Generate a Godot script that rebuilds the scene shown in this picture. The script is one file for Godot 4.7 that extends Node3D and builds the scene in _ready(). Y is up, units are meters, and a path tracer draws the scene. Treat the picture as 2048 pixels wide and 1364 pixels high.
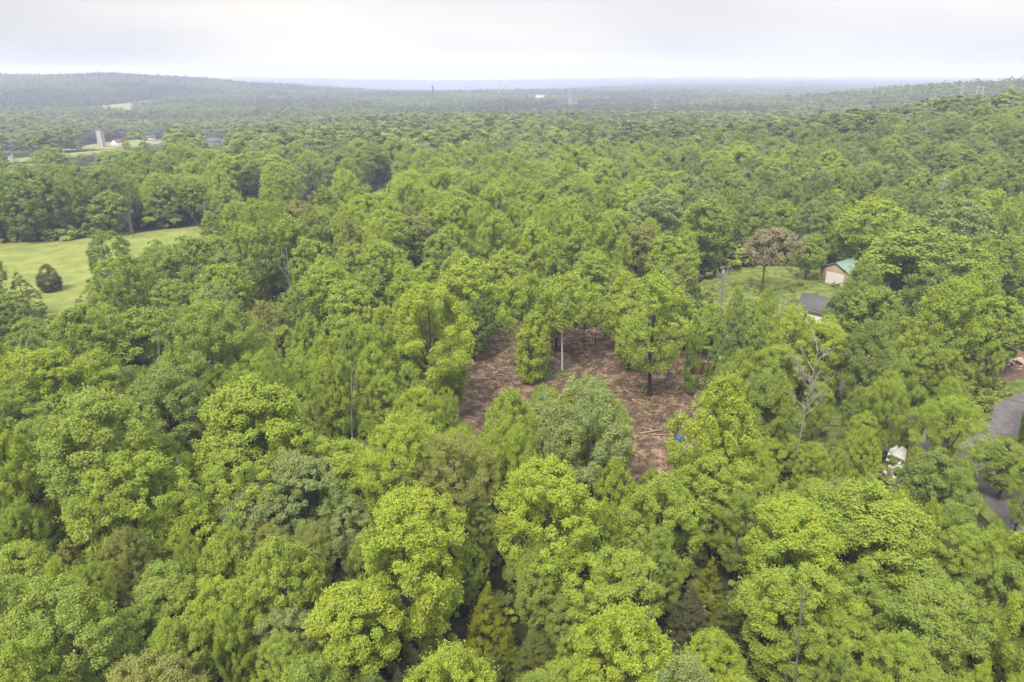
extends Node3D
# A wooded valley seen from a drone under an overcast sky. Units are metres, y is up, the camera looks towards -z.

const EYE := 60.0
var used := {}
var leaf_mats := []
var far_tints := []
var crown_kits := {}
var forms := {}
var bark: StandardMaterial3D
var bark_dark: StandardMaterial3D
var bark_pale: StandardMaterial3D
var bark_grey: StandardMaterial3D
var bark_white: StandardMaterial3D
var openings := []
var listed := {}
var spare := {}


# ---------------------------------------------------------------- naming and parts
func numbered(called: String) -> String:
	var n: int = used.get(called, 0)
	used[called] = n + 1
	return called if n == 0 else "%s_%03d" % [called, n]


func tag(o: Node, label: String, category: String, group := "", kind := "") -> Node:
	o.set_meta("label", label)
	if category:
		o.set_meta("category", category)
	if group:
		o.set_meta("group", group)
	if kind:
		o.set_meta("kind", kind)
	return o


func thing(called: String, label: String, category: String, at: Vector3, turn := 0.0, group := "") -> Node3D:
	var o := Node3D.new()
	o.name = numbered(called)
	add_child(o)
	o.position = at
	o.rotation.y = turn
	tag(o, label, category, group)
	return o


func part(called: String, m: Mesh, mat: Material, parent: Node, at := Vector3.ZERO, turn := Vector3.ZERO) -> MeshInstance3D:
	var o := MeshInstance3D.new()
	o.name = numbered(called) if parent == self else called
	o.mesh = m
	o.material_override = mat
	if parent != self:
		var n := 0
		for c in parent.get_children():
			if str(c.name) == called or str(c.name).begins_with(called + "_0"):
				n += 1
		if n:
			o.name = "%s_%03d" % [called, n]
	parent.add_child(o)
	o.position = at
	o.rotation = turn
	return o


func setting(called: String, m: Mesh, mat: Material, label: String) -> MeshInstance3D:
	var o := part(called, m, mat, self)
	tag(o, label, "", "", "structure")
	return o


func lin(r: float, g: float, b: float) -> Color:
	return Color(r, g, b).linear_to_srgb()


func paint(c: Color, rough := 0.85, spec := 0.3) -> StandardMaterial3D:
	var m := StandardMaterial3D.new()
	m.albedo_color = c
	m.roughness = rough
	m.metallic_specular = spec
	return m


func noisy(a: Color, b: Color, metres: float, seed_: int, bump := 0.0, mid := Color(0, 0, 0, 0), oct := 5) -> StandardMaterial3D:
	var n := FastNoiseLite.new()
	n.seed = seed_
	n.noise_type = FastNoiseLite.TYPE_SIMPLEX_SMOOTH
	n.frequency = 0.012
	n.fractal_octaves = oct
	n.fractal_gain = 0.6
	var g := Gradient.new()
	g.set_color(0, a)
	g.set_color(1, b)
	g.set_offset(0, 0.22)
	g.set_offset(1, 0.78)
	if mid.a > 0:
		g.add_point(0.5, mid)
	var t := NoiseTexture2D.new()
	t.width = 512
	t.height = 512
	t.seamless = true
	t.noise = n
	t.color_ramp = g
	var m := StandardMaterial3D.new()
	m.albedo_texture = t
	m.roughness = 0.95
	m.metallic_specular = 0.2
	m.uv1_triplanar = true
	m.uv1_world_triplanar = true
	m.uv1_scale = Vector3.ONE / metres
	if bump > 0.0:
		var h := NoiseTexture2D.new()
		h.width = 512
		h.height = 512
		h.seamless = true
		h.noise = n
		m.heightmap_enabled = true
		m.heightmap_texture = h
		m.heightmap_scale = bump
	return m


# ---------------------------------------------------------------- terrain
func ss(a: float, b: float, t: float) -> float:
	t = clampf((t - a) / (b - a), 0.0, 1.0)
	return t * t * (3.0 - 2.0 * t)


func ga(t: float) -> float:
	return exp(-t * t)


func ground_y(x: float, z: float) -> float:
	var d := -z
	var g := -30.0 * ss(320, 1500, d) - 12.0 * ss(2000, 6000, d)
	g += 30.0 * ga((x - 400) / 190.0) * ga((d - 460) / 180.0) * ss(200, 330, d)
	g += 58.0 * ga((x - 1000) / 400.0) * ga((d - 1350) / 380.0)
	g -= 14.0 * ga((x + 560) / 320.0) * ga((d - 850) / 330.0) * ss(320, 500, d)
	g += 58.0 * ss(-500, -1400, x) * ga((d - 2500) / 700.0)
	g -= 75.0 * ga((x / maxf(d, 1.0) + .08) / .17) * ss(2600, 4600, d) * (1.0 - .62 * ss(6000, 7600, d))
	var n := sin(x * .0071 + 1.3) * cos(d * .0063 + .4) + .6 * sin(x * .0153 + d * .0117) + .5 * cos(d * .021 - x * .009)
	g += 2.6 * n * ss(330, 900, d) + 4.5 * sin(x * .0011 + 2.0) * cos(d * .0017) * ss(2500, 4500, d)
	return g


func at_ground(x: float, z: float, up := 0.0) -> Vector3:
	return Vector3(x, ground_y(x, z) + up, z)


func terrain_mesh() -> ArrayMesh:
	var radii := [0.0]
	var r := 12.0
	while r < 9800.0:
		radii.append(r)
		r = r * 1.075 + 2.0
	var seg := 220
	var v := PackedVector3Array()
	var idx := PackedInt32Array()
	for q in radii:
		for k in seg:
			var a := TAU * k / seg
			var x: float = cos(a) * q
			var z: float = sin(a) * q - 90.0
			v.append(Vector3(x, ground_y(x, z), z))
	for i in radii.size() - 1:
		for k in seg:
			var a := i * seg + k
			var b := i * seg + (k + 1) % seg
			idx.append_array(PackedInt32Array([a, b, a + seg, b, b + seg, a + seg]))
	return mesh_of(v, idx)


func mesh_of(v: PackedVector3Array, idx: PackedInt32Array, col := PackedColorArray()) -> ArrayMesh:
	var arr := []
	arr.resize(Mesh.ARRAY_MAX)
	arr[Mesh.ARRAY_VERTEX] = v
	arr[Mesh.ARRAY_INDEX] = idx
	if col.size():
		arr[Mesh.ARRAY_COLOR] = col
	var m := ArrayMesh.new()
	m.add_surface_from_arrays(Mesh.PRIMITIVE_TRIANGLES, arr)
	return m


func sheet(points: Array, up: float) -> ArrayMesh:   # a flat outline laid on level ground, its edge softened by extra points
	var soft := PackedVector2Array()
	var r := RandomNumberGenerator.new()
	r.seed = points.size() * 77
	for i in points.size():
		var a: Vector2 = points[i]
		var b: Vector2 = points[(i + 1) % points.size()]
		var n := int(maxf(1.0, a.distance_to(b) / 2.5))
		for k in n:
			soft.append(a.lerp(b, float(k) / n) + Vector2(r.randf_range(-.35, .35), r.randf_range(-.35, .35)))
	var tri := Geometry2D.triangulate_polygon(soft)
	var v := PackedVector3Array()
	for p in soft:
		v.append(Vector3(p.x, up, p.y))
	return mesh_of(v, tri)


func ellipse_patch(o: Dictionary, up: float) -> ArrayMesh:   # a meadow that follows the slope
	var v := PackedVector3Array([at_ground(o.x, o.z, up)])
	var idx := PackedInt32Array()
	var seg := 40
	for ring in range(1, 7):
		for k in seg:
			var a := TAU * k / seg
			var q: float = ring / 6.0 * (1.0 + .12 * sin(a * 3.0 + o.x) + .08 * sin(a * 5.0))
			v.append(at_ground(o.x + cos(a) * o.rx * q, o.z + sin(a) * o.rz * q, up))
	for k in seg:
		idx.append_array(PackedInt32Array([0, 1 + k, 1 + (k + 1) % seg]))
	for ring in 5:
		for k in seg:
			var a := 1 + ring * seg + k
			var b := 1 + ring * seg + (k + 1) % seg
			idx.append_array(PackedInt32Array([a, a + seg, b, b, a + seg, b + seg]))
	return mesh_of(v, idx)


func ribbon(line: Array, half: float, up: float, offset := 0.0) -> ArrayMesh:
	var c := Curve3D.new()
	for i in line.size():
		var p: Vector2 = line[i]
		var t: Vector2 = (line[mini(i + 1, line.size() - 1)] - line[maxi(i - 1, 0)]) / 6.0
		c.add_point(Vector3(p.x, 0, p.y), -Vector3(t.x, 0, t.y), Vector3(t.x, 0, t.y))
	c.bake_interval = 1.0
	var pts := c.get_baked_points()
	var v := PackedVector3Array()
	var idx := PackedInt32Array()
	for i in pts.size():
		var t := (pts[mini(i + 1, pts.size() - 1)] - pts[maxi(i - 1, 0)]).normalized()
		var s := Vector3(-t.z, 0, t.x)
		for k in [-1.0, 1.0]:
			var p: Vector3 = pts[i] + s * (offset + k * half)
			v.append(Vector3(p.x, up, p.z))
	for i in pts.size() - 1:
		var a := i * 2
		idx.append_array(PackedInt32Array([a, a + 1, a + 2, a + 1, a + 3, a + 2]))
	return mesh_of(v, idx)


# ---------------------------------------------------------------- trees
func tube(v: PackedVector3Array, idx: PackedInt32Array, pts: Array, r0: float, r1: float, sides := 5) -> void:
	var base := v.size()
	var n := pts.size()
	for i in n:
		var t: Vector3 = (pts[mini(i + 1, n - 1)] - pts[maxi(i - 1, 0)]).normalized()
		var a := t.cross(Vector3(0.31, 0.2, 0.93)).normalized()
		var b := t.cross(a)
		var r := lerpf(r0, r1, float(i) / maxf(1, n - 1))
		for k in sides:
			var g := TAU * k / sides
			v.append(pts[i] + (a * cos(g) + b * sin(g)) * r)
	for i in n - 1:
		for k in sides:
			var p := base + i * sides + k
			var q := base + i * sides + (k + 1) % sides
			idx.append_array(PackedInt32Array([p, p + sides, q, q, p + sides, q + sides]))


# One crown 20 m tall and 10 m wide: leaf clumps spread over an uneven envelope, each clump a cloud of small folded leaves.
func crown_kit(seed_: int, s: Dictionary, n_clump: int, per: int, leaf: float) -> Dictionary:
	var r := RandomNumberGenerator.new()
	r.seed = seed_
	var lobes := []
	for i in s.lobes:
		lobes.append([Vector3(r.randfn(), r.randf_range(-.3, 1.0), r.randfn()).normalized(), r.randf_range(.08, .27) * s.lump])
	var V := PackedVector3Array()
	var C := PackedColorArray()
	var I := PackedInt32Array()
	var centres := []
	var y0: float = 20.0 * s.low
	for c in n_clump:
		var t := 1.0 - pow(r.randf(), s.get("bias", 1.25))
		var az := r.randf() * TAU
		var prof := pow(maxf(sin(PI * pow(lerpf(.10, .985, t), s.a)), 0.0), s.b)
		var dir := Vector3(cos(az), t * 2.0 - 1.0, sin(az)).normalized()
		var m := 0.80
		for l in lobes:
			m += l[1] * pow(maxf(0.0, dir.dot(l[0])), 3.0)
		var rf := r.randf_range(.82, 1.0) if r.randf() < s.shell else r.randf_range(.25, .8)
		var cs: float = s.cr * r.randf_range(.65, 1.35) * lerpf(1.12, s.get("topcr", .8), t)
		var rad: float = maxf(0.0, 5.0 * prof * m * rf - cs * .45)
		var p := Vector3(cos(az) * rad, y0 + t * (19.6 - y0) * lerpf(.86, 1.06, clampf((m - .8) * 2.2, 0, 1)) - cs * .35, sin(az) * rad)
		p += Vector3(s.get("lean", 0.0) * t * t, 0, 0)
		centres.append(p)
		var out := Vector3(p.x, 0, p.z).normalized() if rad > .3 else Vector3.UP
		var face := (out * .55 + Vector3.UP * .75).normalized()
		var hue := r.randf_range(-1, 1)
		var val := r.randf_range(.84, 1.16)
		var tip: bool = r.randf() < s.get("tips", 0.0)
		var base := Color(val * (1.0 + .13 * hue), val, val * (1.0 - .15 * hue))
		if tip:
			base = Color(1.5, 1.08, .6)
		var shoots := []
		for k in 7:
			shoots.append((face * 1.1 + Vector3(r.randfn(), r.randfn() + .3, r.randfn()) * .6).normalized() * r.randf_range(.9, 1.0 + .75 * s.spiky))
		var n := int(per * pow(cs / s.cr, 2.0) * r.randf_range(.85, 1.15))
		for q in n:
			var dv := Vector3(r.randfn(), r.randfn(), r.randfn()).normalized()
			var lp: Vector3
			if q % 6 == 0:
				dv = shoots[q % 7]
				lp = p + dv * cs * r.randf_range(.5, 1.15) + Vector3(r.randfn(), r.randfn(), r.randfn()) * leaf * .5
				dv = dv.normalized()
			else:
				if dv.dot(face) < -.4:
					dv = -dv
				lp = p + Vector3(dv.x, dv.y * s.get("flat", .95), dv.z) * cs * pow(r.randf(), .3)
			var nn := (dv * .62 + Vector3.UP * .5 + Vector3(r.randfn(), r.randfn(), r.randfn()) * .42).normalized()
			var tt := nn.cross(Vector3(r.randfn(), r.randfn(), r.randfn())).normalized()
			var bb := nn.cross(tt)
			var L := leaf * r.randf_range(.65, 1.3)
			var w: float = L * s.get("wide", .34)
			var f := nn * L * r.randf_range(-.05, .2)
			var at := V.size()
			V.append(lp - tt * L * .5)
			V.append(lp + bb * w + f)
			V.append(lp + tt * L * .5 - nn * L * .08)
			V.append(lp - bb * w + f)
			var k2 := r.randf_range(.8, 1.2)
			var cc := Color(base.r * k2, base.g * k2, base.b * k2)
			if r.randf() < .018:
				cc = Color(1.9, 1.2, .5)
			C.append(cc)
			C.append(cc)
			C.append(cc)
			C.append(cc)
			I.append(at)
			I.append(at + 1)
			I.append(at + 2)
			I.append(at)
			I.append(at + 2)
			I.append(at + 3)
	var lo := V[0]
	var hi := V[0]
	for p in V:
		lo = lo.min(p)
		hi = hi.max(p)
	var fit := Vector3(20.0 / (hi.x - lo.x + hi.z - lo.z), 20.0 / hi.y, 20.0 / (hi.x - lo.x + hi.z - lo.z)) * Vector3(1.14, 1.03, 1.14)
	for i in V.size():
		V[i] *= fit
	for i in centres.size():
		centres[i] *= fit
	var tv := PackedVector3Array()
	var ti := PackedInt32Array()
	var sway := Vector3(r.randf_range(-.5, .5), 0, r.randf_range(-.5, .5))
	var spine := [Vector3(0, -.4, 0), Vector3(0, 3, 0) + sway * .4, Vector3(0, 7, 0) + sway, Vector3(s.get("lean", 0.0) * .3, 11.5, 0) + sway * .6, Vector3(s.get("lean", 0.0) * .7, 16.0, 0)]
	tube(tv, ti, spine, s.get("stem", .33), .06, 7)
	for k in 13:
		var e: Vector3 = centres[r.randi() % centres.size()] * Vector3(.72, .86, .72)
		var hh := clampf(e.y * r.randf_range(.45, .75), 20.0 * s.low * .8, 14.0)
		var a := Vector3(0, hh, 0) + sway * .8
		tube(tv, ti, [a, a.lerp(e, .4) + Vector3(0, -.5, 0), a.lerp(e, .75) + Vector3(0, -.2, 0), e], .11, .03, 5)
	return {"crown": mesh_of(V, I, C), "trunk": mesh_of(tv, ti)}


# A simpler crown for trees far off, trunk included, in one mesh for the woodland that nobody could count.
func far_crown(seed_: int, n_clump: int, per: int, leaf: float) -> ArrayMesh:
	var r := RandomNumberGenerator.new()
	r.seed = seed_
	var V := PackedVector3Array()
	var C := PackedColorArray()
	var I := PackedInt32Array()
	add_far_crown(r, V, C, I, Vector3.ZERO, 5.0, 20.0, n_clump, per, leaf, Color.WHITE)
	return mesh_of(V, I, C)


func add_far_crown(r: RandomNumberGenerator, V: PackedVector3Array, C: PackedColorArray, I: PackedInt32Array, o: Vector3, R: float, H: float, n_clump: int, per: int, leaf: float, tint: Color) -> void:
	var a := r.randf_range(.85, 1.1)
	var two := r.randf() * TAU
	for c in n_clump:
		var t := 1.0 - pow(r.randf(), 1.05)
		var az := r.randf() * TAU
		var prof := pow(maxf(sin(PI * pow(lerpf(.18, .965, t), a)), 0.0), .45)
		var m := .95 + .14 * cos(az - two) * t + .1 * sin(az * 3.0 + two)
		var cs := R * r.randf_range(.2, .36)
		var rad := maxf(0.0, R * prof * m - cs * .5)
		var p := o + Vector3(cos(az) * rad, H * (.20 + t * .80 * (.92 + .1 * cos(az - two))) - cs * .4, sin(az) * rad)
		var face := (Vector3(cos(az), 0, sin(az)) * .6 + Vector3.UP * .7).normalized()
		var val := r.randf_range(.82, 1.18)
		for q in per:
			var dv := Vector3(r.randfn(), r.randfn(), r.randfn()).normalized()
			if dv.dot(face) < -.3:
				dv = -dv
			var lp := p + dv * cs * pow(r.randf(), .35)
			var nn := (dv * .55 + face * .75 + Vector3(r.randfn(), r.randfn(), r.randfn()) * .26).normalized()
			var tt := nn.cross(Vector3(r.randfn(), r.randfn(), r.randfn())).normalized()
			var bb := nn.cross(tt)
			var L := leaf * r.randf_range(.65, 1.3)
			var at := V.size()
			V.append(lp - tt * L * .5)
			V.append(lp + bb * L * .36)
			V.append(lp + tt * L * .5)
			V.append(lp - bb * L * .36)
			var k := val * r.randf_range(.85, 1.15)
			var cc := Color(tint.r * k, tint.g * k, tint.b * k)
			for e in 4:
				C.append(cc)
			I.append_array(PackedInt32Array([at, at + 1, at + 2, at, at + 2, at + 3]))


# A stretch of far canopy: some thirty crowns of different heights on 60 m of ground.
func canopy_patch(seed_: int) -> ArrayMesh:
	var r := RandomNumberGenerator.new()
	r.seed = seed_
	var V := PackedVector3Array()
	var C := PackedColorArray()
	var I := PackedInt32Array()
	var step := 13.0
	for i in 6:
		for j in 6:
			var at := Vector3((i - 2.5) * step + r.randf_range(-4.5, 4.5), -2.0, (j - 2.5) * step + r.randf_range(-4.5, 4.5))
			var h := r.randf_range(15, 25)
			var w := r.randf_range(5.5, 10.5)
			var v := r.randf_range(.62, 1.42)
			var hue := r.randf_range(-.16, .16)
			add_far_crown(r, V, C, I, at, w, h, 15, 13, 2.1, Color(v * (1 + hue), v, v * (1 - hue)))
	return mesh_of(V, I, C)


func many(called: String, parent: Node, m: Mesh, mat: Material, spots: Array, tints: Array) -> void:
	var mm := MultiMesh.new()
	mm.transform_format = MultiMesh.TRANSFORM_3D
	mm.use_colors = tints.size() > 0
	mm.mesh = m
	mm.instance_count = spots.size()
	for i in spots.size():
		mm.set_instance_transform(i, spots[i])
		if tints.size():
			mm.set_instance_color(i, tints[i])
	var o := MultiMeshInstance3D.new()
	o.multimesh = mm
	o.material_override = mat
	var n := 0
	for c in parent.get_children():
		if str(c.name).begins_with(called):
			n += 1
	o.name = called if n == 0 else "%s_%03d" % [called, n]
	o.set_meta("kind", "stuff")
	parent.add_child(o)


func leaf_mat(c: Color) -> StandardMaterial3D:
	var m := paint(c, .6, .28)
	m.vertex_color_use_as_albedo = true
	m.backlight_enabled = true
	m.backlight = Color(.86, .95, .42)
	return m


func kit_of(kit: String) -> Dictionary:   # built when the first tree asks for it
	if not crown_kits.has(kit):
		var near := kit.ends_with("_near")
		var f: Array = forms[kit.trim_suffix("_near").trim_suffix("_mid")]
		var fine := .8 if kit.begins_with("feather") or kit.begins_with("conifer") else 1.0
		if near:
			crown_kits[kit] = crown_kit(f[0], f[1], f[2], int(f[3] * 2.15), .225 * fine)
		else:
			crown_kits[kit] = crown_kit(f[0] + 50, f[1], int(f[2] * .85), int(f[3] * .85), .36 * fine)
	return crown_kits[kit]


# x, z, height, crown width, kit, tint, label
func tree(x: float, z: float, h: float, w: float, kit: String, tint: int, label: String, turn: float, called := "tree", category := "tree", trunk_mat: Material = null) -> Node3D:
	var o := thing(called, label, category, at_ground(x, z), turn, "trees of the wood" if category == "tree" else "conifers among the broadleaf trees")
	var k := kit_of(kit)
	var s := Vector3(w / 10.0, h / 20.0, w / 10.0)
	part("crown", k.crown, leaf_mats[tint], o).scale = s
	part("trunk", k.trunk, trunk_mat if trunk_mat else (bark_dark if tint % 2 else bark), o).scale = s
	keep(x, z)
	return o


func filler(x: float, z: float, h: float, w: float, kit: String, tint: int, turn: float) -> void:   # trees that hardly show behind others
	if not spare.has(kit):
		spare[kit] = [[], []]
	spare[kit][0].append(Transform3D(Basis(Vector3.UP, turn) * Basis.from_scale(Vector3(w / 10.0, h / 20.0, w / 10.0)), at_ground(x, z)))
	spare[kit][1].append(far_tints[tint])
	keep(x, z)


func keep(x: float, z: float) -> void:
	var k := Vector2i(floori(x / 12.0), floori(z / 12.0))
	if not listed.has(k):
		listed[k] = []
	listed[k].append(Vector2(x, z))


func crowded(x: float, z: float, r: float) -> bool:
	var k := Vector2i(floori(x / 12.0), floori(z / 12.0))
	for i in [-1, 0, 1]:
		for j in [-1, 0, 1]:
			for p in listed.get(k + Vector2i(i, j), []):
				if p.distance_squared_to(Vector2(x, z)) < r * r:
					return true
	return false


# How tall a tree may stand here: 0 in the open, less than 30 where the fields beyond are seen over it.
func room(x: float, z: float) -> float:
	var best := 30.0
	for o in openings:
		var q := Vector2((x - o.x) / o.rx, (z - o.z) / o.rz).length()
		if q < 1.06 + 7.0 / o.rx:
			return 0.0
		if -z < -o.z and -z > -o.z * .25:
			var side: float = absf(x / -z - o.x / -o.z) * -o.z
			if side < o.rx * .9 + 7.0:
				var edge: float = -o.z - o.rz * .9
				var sight := lerpf(EYE, ground_y(o.x, -edge), minf(1.0, -z / edge))
				best = minf(best, maxf(0.0, sight - ground_y(x, z)))
	return best


func limb_tree(seed_: int, s: Dictionary) -> Dictionary:   # a bare tree 20 m tall
	var r := RandomNumberGenerator.new()
	r.seed = seed_
	var tv := PackedVector3Array()
	var ti := PackedInt32Array()
	var limbs := []
	var av := PackedVector3Array()
	var ai := PackedInt32Array()
	for stem in s.stems:
		var lean: Vector3 = Vector3(r.randf_range(-1, 1), 0, r.randf_range(-1, 1)) * (s.lean if s.stems == 1 else s.lean + 1.2)
		var spine := []
		for k in 8:
			var f := k / 7.0
			spine.append(Vector3(stem * .5, 20.0 * f * s.get("top", 1.0), 0) + lean * f * f * 2.0 + Vector3(r.randf_range(-.18, .18), 0, r.randf_range(-.18, .18)) * (1.0 if k else 0.0))
		tube(tv, ti, spine, s.thick, .07, 7)
		for k in s.limbs:
			var bv := PackedVector3Array()
			var bi := PackedInt32Array()
			var f: float = r.randf_range(s.from, .97)
			var i := int(f * 7.0)
			var a: Vector3 = spine[i].lerp(spine[mini(i + 1, 7)], f * 7.0 - i)
			var az: float = k * 2.4 + r.randfn() * .4 + stem * 1.7
			var len: float = s.spread * r.randf_range(.45, 1.0) * (1.15 - f * .6)
			var e := a + Vector3(cos(az) * len, len * r.randf_range(.35, s.rise), sin(az) * len)
			var mid := a.lerp(e, .5) + Vector3(r.randfn(), r.randf_range(-1, .2), r.randfn()) * len * .09
			tube(bv, bi, [a, mid, e], .062, .03, 5)
			for t in s.twigs:
				var b := (mid if r.randf() < .35 else mid.lerp(e, r.randf()))
				var tl := len * r.randf_range(.25, .5)
				var e2 := b + ((e - a).normalized() * .7 + Vector3(r.randfn() * .5, r.randf_range(.1, .8), r.randfn() * .5)).normalized() * tl
				tube(bv, bi, [b, b.lerp(e2, .55) + Vector3(r.randfn(), r.randfn(), r.randfn()) * tl * .06, e2], .032, .02, 4)
			limbs.append(mesh_of(bv, bi))
			var base := av.size()
			av.append_array(bv)
			for q in bi:
				ai.append(base + q)
	return {"trunk": mesh_of(tv, ti), "branches": mesh_of(av, ai), "limbs": limbs}


func dead_tree(x: float, z: float, h: float, w: float, kit: String, mat: Material, label: String, turn := 0.0) -> void:
	var o := thing("dead_tree", label, "dead tree", at_ground(x, z), turn, "bare dead trees standing in the wood")
	var k: Dictionary = crown_kits[kit]
	var s := Vector3(w / 8.0, h / 20.0, w / 8.0)
	part("trunk", k.trunk, mat, o).scale = s
	for m in k.limbs:
		part("branch", m, mat, o).scale = s
	keep(x, z)


# ---------------------------------------------------------------- buildings and small things
func box(size: Vector3) -> BoxMesh:
	var b := BoxMesh.new()
	b.size = size
	return b


func gable_walls(l: float, w: float, h: float, ridge: float) -> ArrayMesh:   # a closed house body, ridge along x
	var st := SurfaceTool.new()
	st.begin(Mesh.PRIMITIVE_TRIANGLES)
	var p := [Vector3(-l, 0, -w), Vector3(l, 0, -w), Vector3(l, 0, w), Vector3(-l, 0, w), Vector3(-l, h, -w), Vector3(l, h, -w), Vector3(l, h, w), Vector3(-l, h, w), Vector3(-l, ridge, 0), Vector3(l, ridge, 0)]
	for f in [[0, 4, 5, 1], [2, 6, 7, 3], [3, 7, 4, 0], [1, 5, 6, 2], [4, 8, 9, 5], [7, 6, 9, 8]]:
		for t in [[0, 1, 2], [0, 2, 3]]:
			for c in t:
				st.add_vertex(p[f[c]])
	for f in [[7, 8, 4], [5, 9, 6]]:
		for c in f:
			st.add_vertex(p[c])
	st.generate_normals()
	return st.commit()


func roof_slope(l: float, w: float, h: float, ridge: float, side: float, over := .4, thick := .14) -> ArrayMesh:
	var st := SurfaceTool.new()
	st.begin(Mesh.PRIMITIVE_TRIANGLES)
	var k := (ridge - h) / w
	var lo := Vector3(0, h - over * k, (w + over) * side)
	var hi := Vector3(0, ridge, 0)
	var n := Vector3(0, w, (ridge - h) * side).normalized() * thick
	var x := Vector3(l + over, 0, 0)
	var p := [lo - x, lo + x, hi + x, hi - x]
	var q := []
	for a in p:
		q.append(a + n + Vector3(0, .012, 0))
	for i in 4:
		p[i] += Vector3(0, .012, 0)
	for f in [[q[0], q[1], q[2], q[3]], [p[3], p[2], p[1], p[0]], [p[0], p[1], q[1], q[0]], [p[1], p[2], q[2], q[1]], [p[2], p[3], q[3], q[2]], [p[3], p[0], q[0], q[3]]]:
		for t in [[0, 1, 2], [0, 2, 3]]:
			for c in t:
				st.add_vertex(f[c])
	st.generate_normals()
	return st.commit()


func window_part(parent: Node, at: Vector3, w: float, h: float, turn: float, frame: Material, glass: Material) -> void:
	var f := part("window", box(Vector3(w, h, .08)), frame, parent, at, Vector3(0, turn, 0))
	part("pane", box(Vector3(w - .2, h - .2, .04)), glass, f, Vector3(0, 0, .035))
	part("glazing_bar", box(Vector3(.06, h - .2, .03)), frame, f, Vector3(0, 0, .05))


func house(called: String, label: String, category: String, at: Vector3, turn: float, l: float, w: float, h: float, ridge: float, wall: Material, roof: Material, trim: Material, glass: Material, n_win: int) -> Node3D:
	var o := thing(called, label, category, at, turn)
	part("wall", gable_walls(l, w, h, ridge), wall, o)
	for s in [-1.0, 1.0]:
		part("roof", roof_slope(l, w, h, ridge, s), roof, o)
	for s in [-1.0, 1.0]:
		for k in n_win:
			window_part(o, Vector3((k + .5) / n_win * 2.0 * l - l, h * .58, s * (w + .03)), 1.1, 1.5, 0.0 if s > 0 else PI, trim, glass)
		window_part(o, Vector3(s * (l + .03), h * .6, w * .35), 1.0, 1.4, PI / 2 * s, trim, glass)
	return o


func log_mesh(seed_: int, len: float, r0: float, stubs: int) -> ArrayMesh:
	var r := RandomNumberGenerator.new()
	r.seed = seed_
	var v := PackedVector3Array()
	var idx := PackedInt32Array()
	var pts := []
	for k in 7:
		pts.append(Vector3(len * (k / 6.0 - .5), r0 + r.randf_range(-.03, .06), r.randf_range(-.1, .1) * len * .12))
	tube(v, idx, pts, r0, r0 * .55, 8)
	var ends := [pts[0], pts[6]]
	for e in 2:
		var c := v.size()
		v.append(ends[e])
		var ring := 0 if e == 0 else 6 * 8
		for k in 8:
			idx.append_array(PackedInt32Array([c, ring + k, ring + (k + 1) % 8] if e == 0 else [c, ring + (k + 1) % 8, ring + k]))
	for k in stubs:
		var a: Vector3 = pts[1 + r.randi() % 5]
		var e := a + Vector3(r.randf_range(.2, 1.0), r.randf_range(.1, .6), r.randf_range(-.8, .8)) * len * .16
		tube(v, idx, [a, a.lerp(e, .5) + Vector3(0, .05, 0), e], r0 * .4, r0 * .2, 5)
	return mesh_of(v, idx)


func ruin(outline: Array, thick: float) -> ArrayMesh:   # an upright slab with a broken outline
	var st := SurfaceTool.new()
	st.begin(Mesh.PRIMITIVE_TRIANGLES)
	var p := PackedVector2Array(outline)
	var tri := Geometry2D.triangulate_polygon(p)
	for s in [-1.0, 1.0]:
		for k in tri.size() / 3:
			for c in ([0, 1, 2] if s > 0 else [0, 2, 1]):
				var q := p[tri[k * 3 + c]]
				st.add_vertex(Vector3(q.x, q.y, s * thick * .5))
	for k in p.size():
		var a := p[k]
		var b := p[(k + 1) % p.size()]
		for q in [Vector3(a.x, a.y, -thick * .5), Vector3(b.x, b.y, thick * .5), Vector3(b.x, b.y, -thick * .5), Vector3(a.x, a.y, -thick * .5), Vector3(a.x, a.y, thick * .5), Vector3(b.x, b.y, thick * .5)]:
			st.add_vertex(q)
	st.generate_normals()
	return st.commit()


func rock_mesh(seed_: int) -> ArrayMesh:
	var r := RandomNumberGenerator.new()
	r.seed = seed_
	var st := SurfaceTool.new()
	st.begin(Mesh.PRIMITIVE_TRIANGLES)
	var s := SphereMesh.new()
	s.radius = .5
	s.height = 1.0
	s.radial_segments = 7
	s.rings = 4
	var a := s.get_mesh_arrays()
	var v: PackedVector3Array = a[Mesh.ARRAY_VERTEX]
	var cuts := []
	for k in 9:
		cuts.append([Vector3(r.randfn(), r.randfn(), r.randfn()).normalized(), r.randf_range(.26, .46)])
	for i in v.size():
		for c in cuts:
			var d: float = v[i].dot(c[0]) - c[1]
			if d > 0:
				v[i] -= c[0] * d
	return mesh_of(v, a[Mesh.ARRAY_INDEX])


func bars(list: Array, thick: float) -> ArrayMesh:
	var v := PackedVector3Array()
	var idx := PackedInt32Array()
	for b in list:
		tube(v, idx, b, thick, thick, 4)
	return mesh_of(v, idx)


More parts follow.
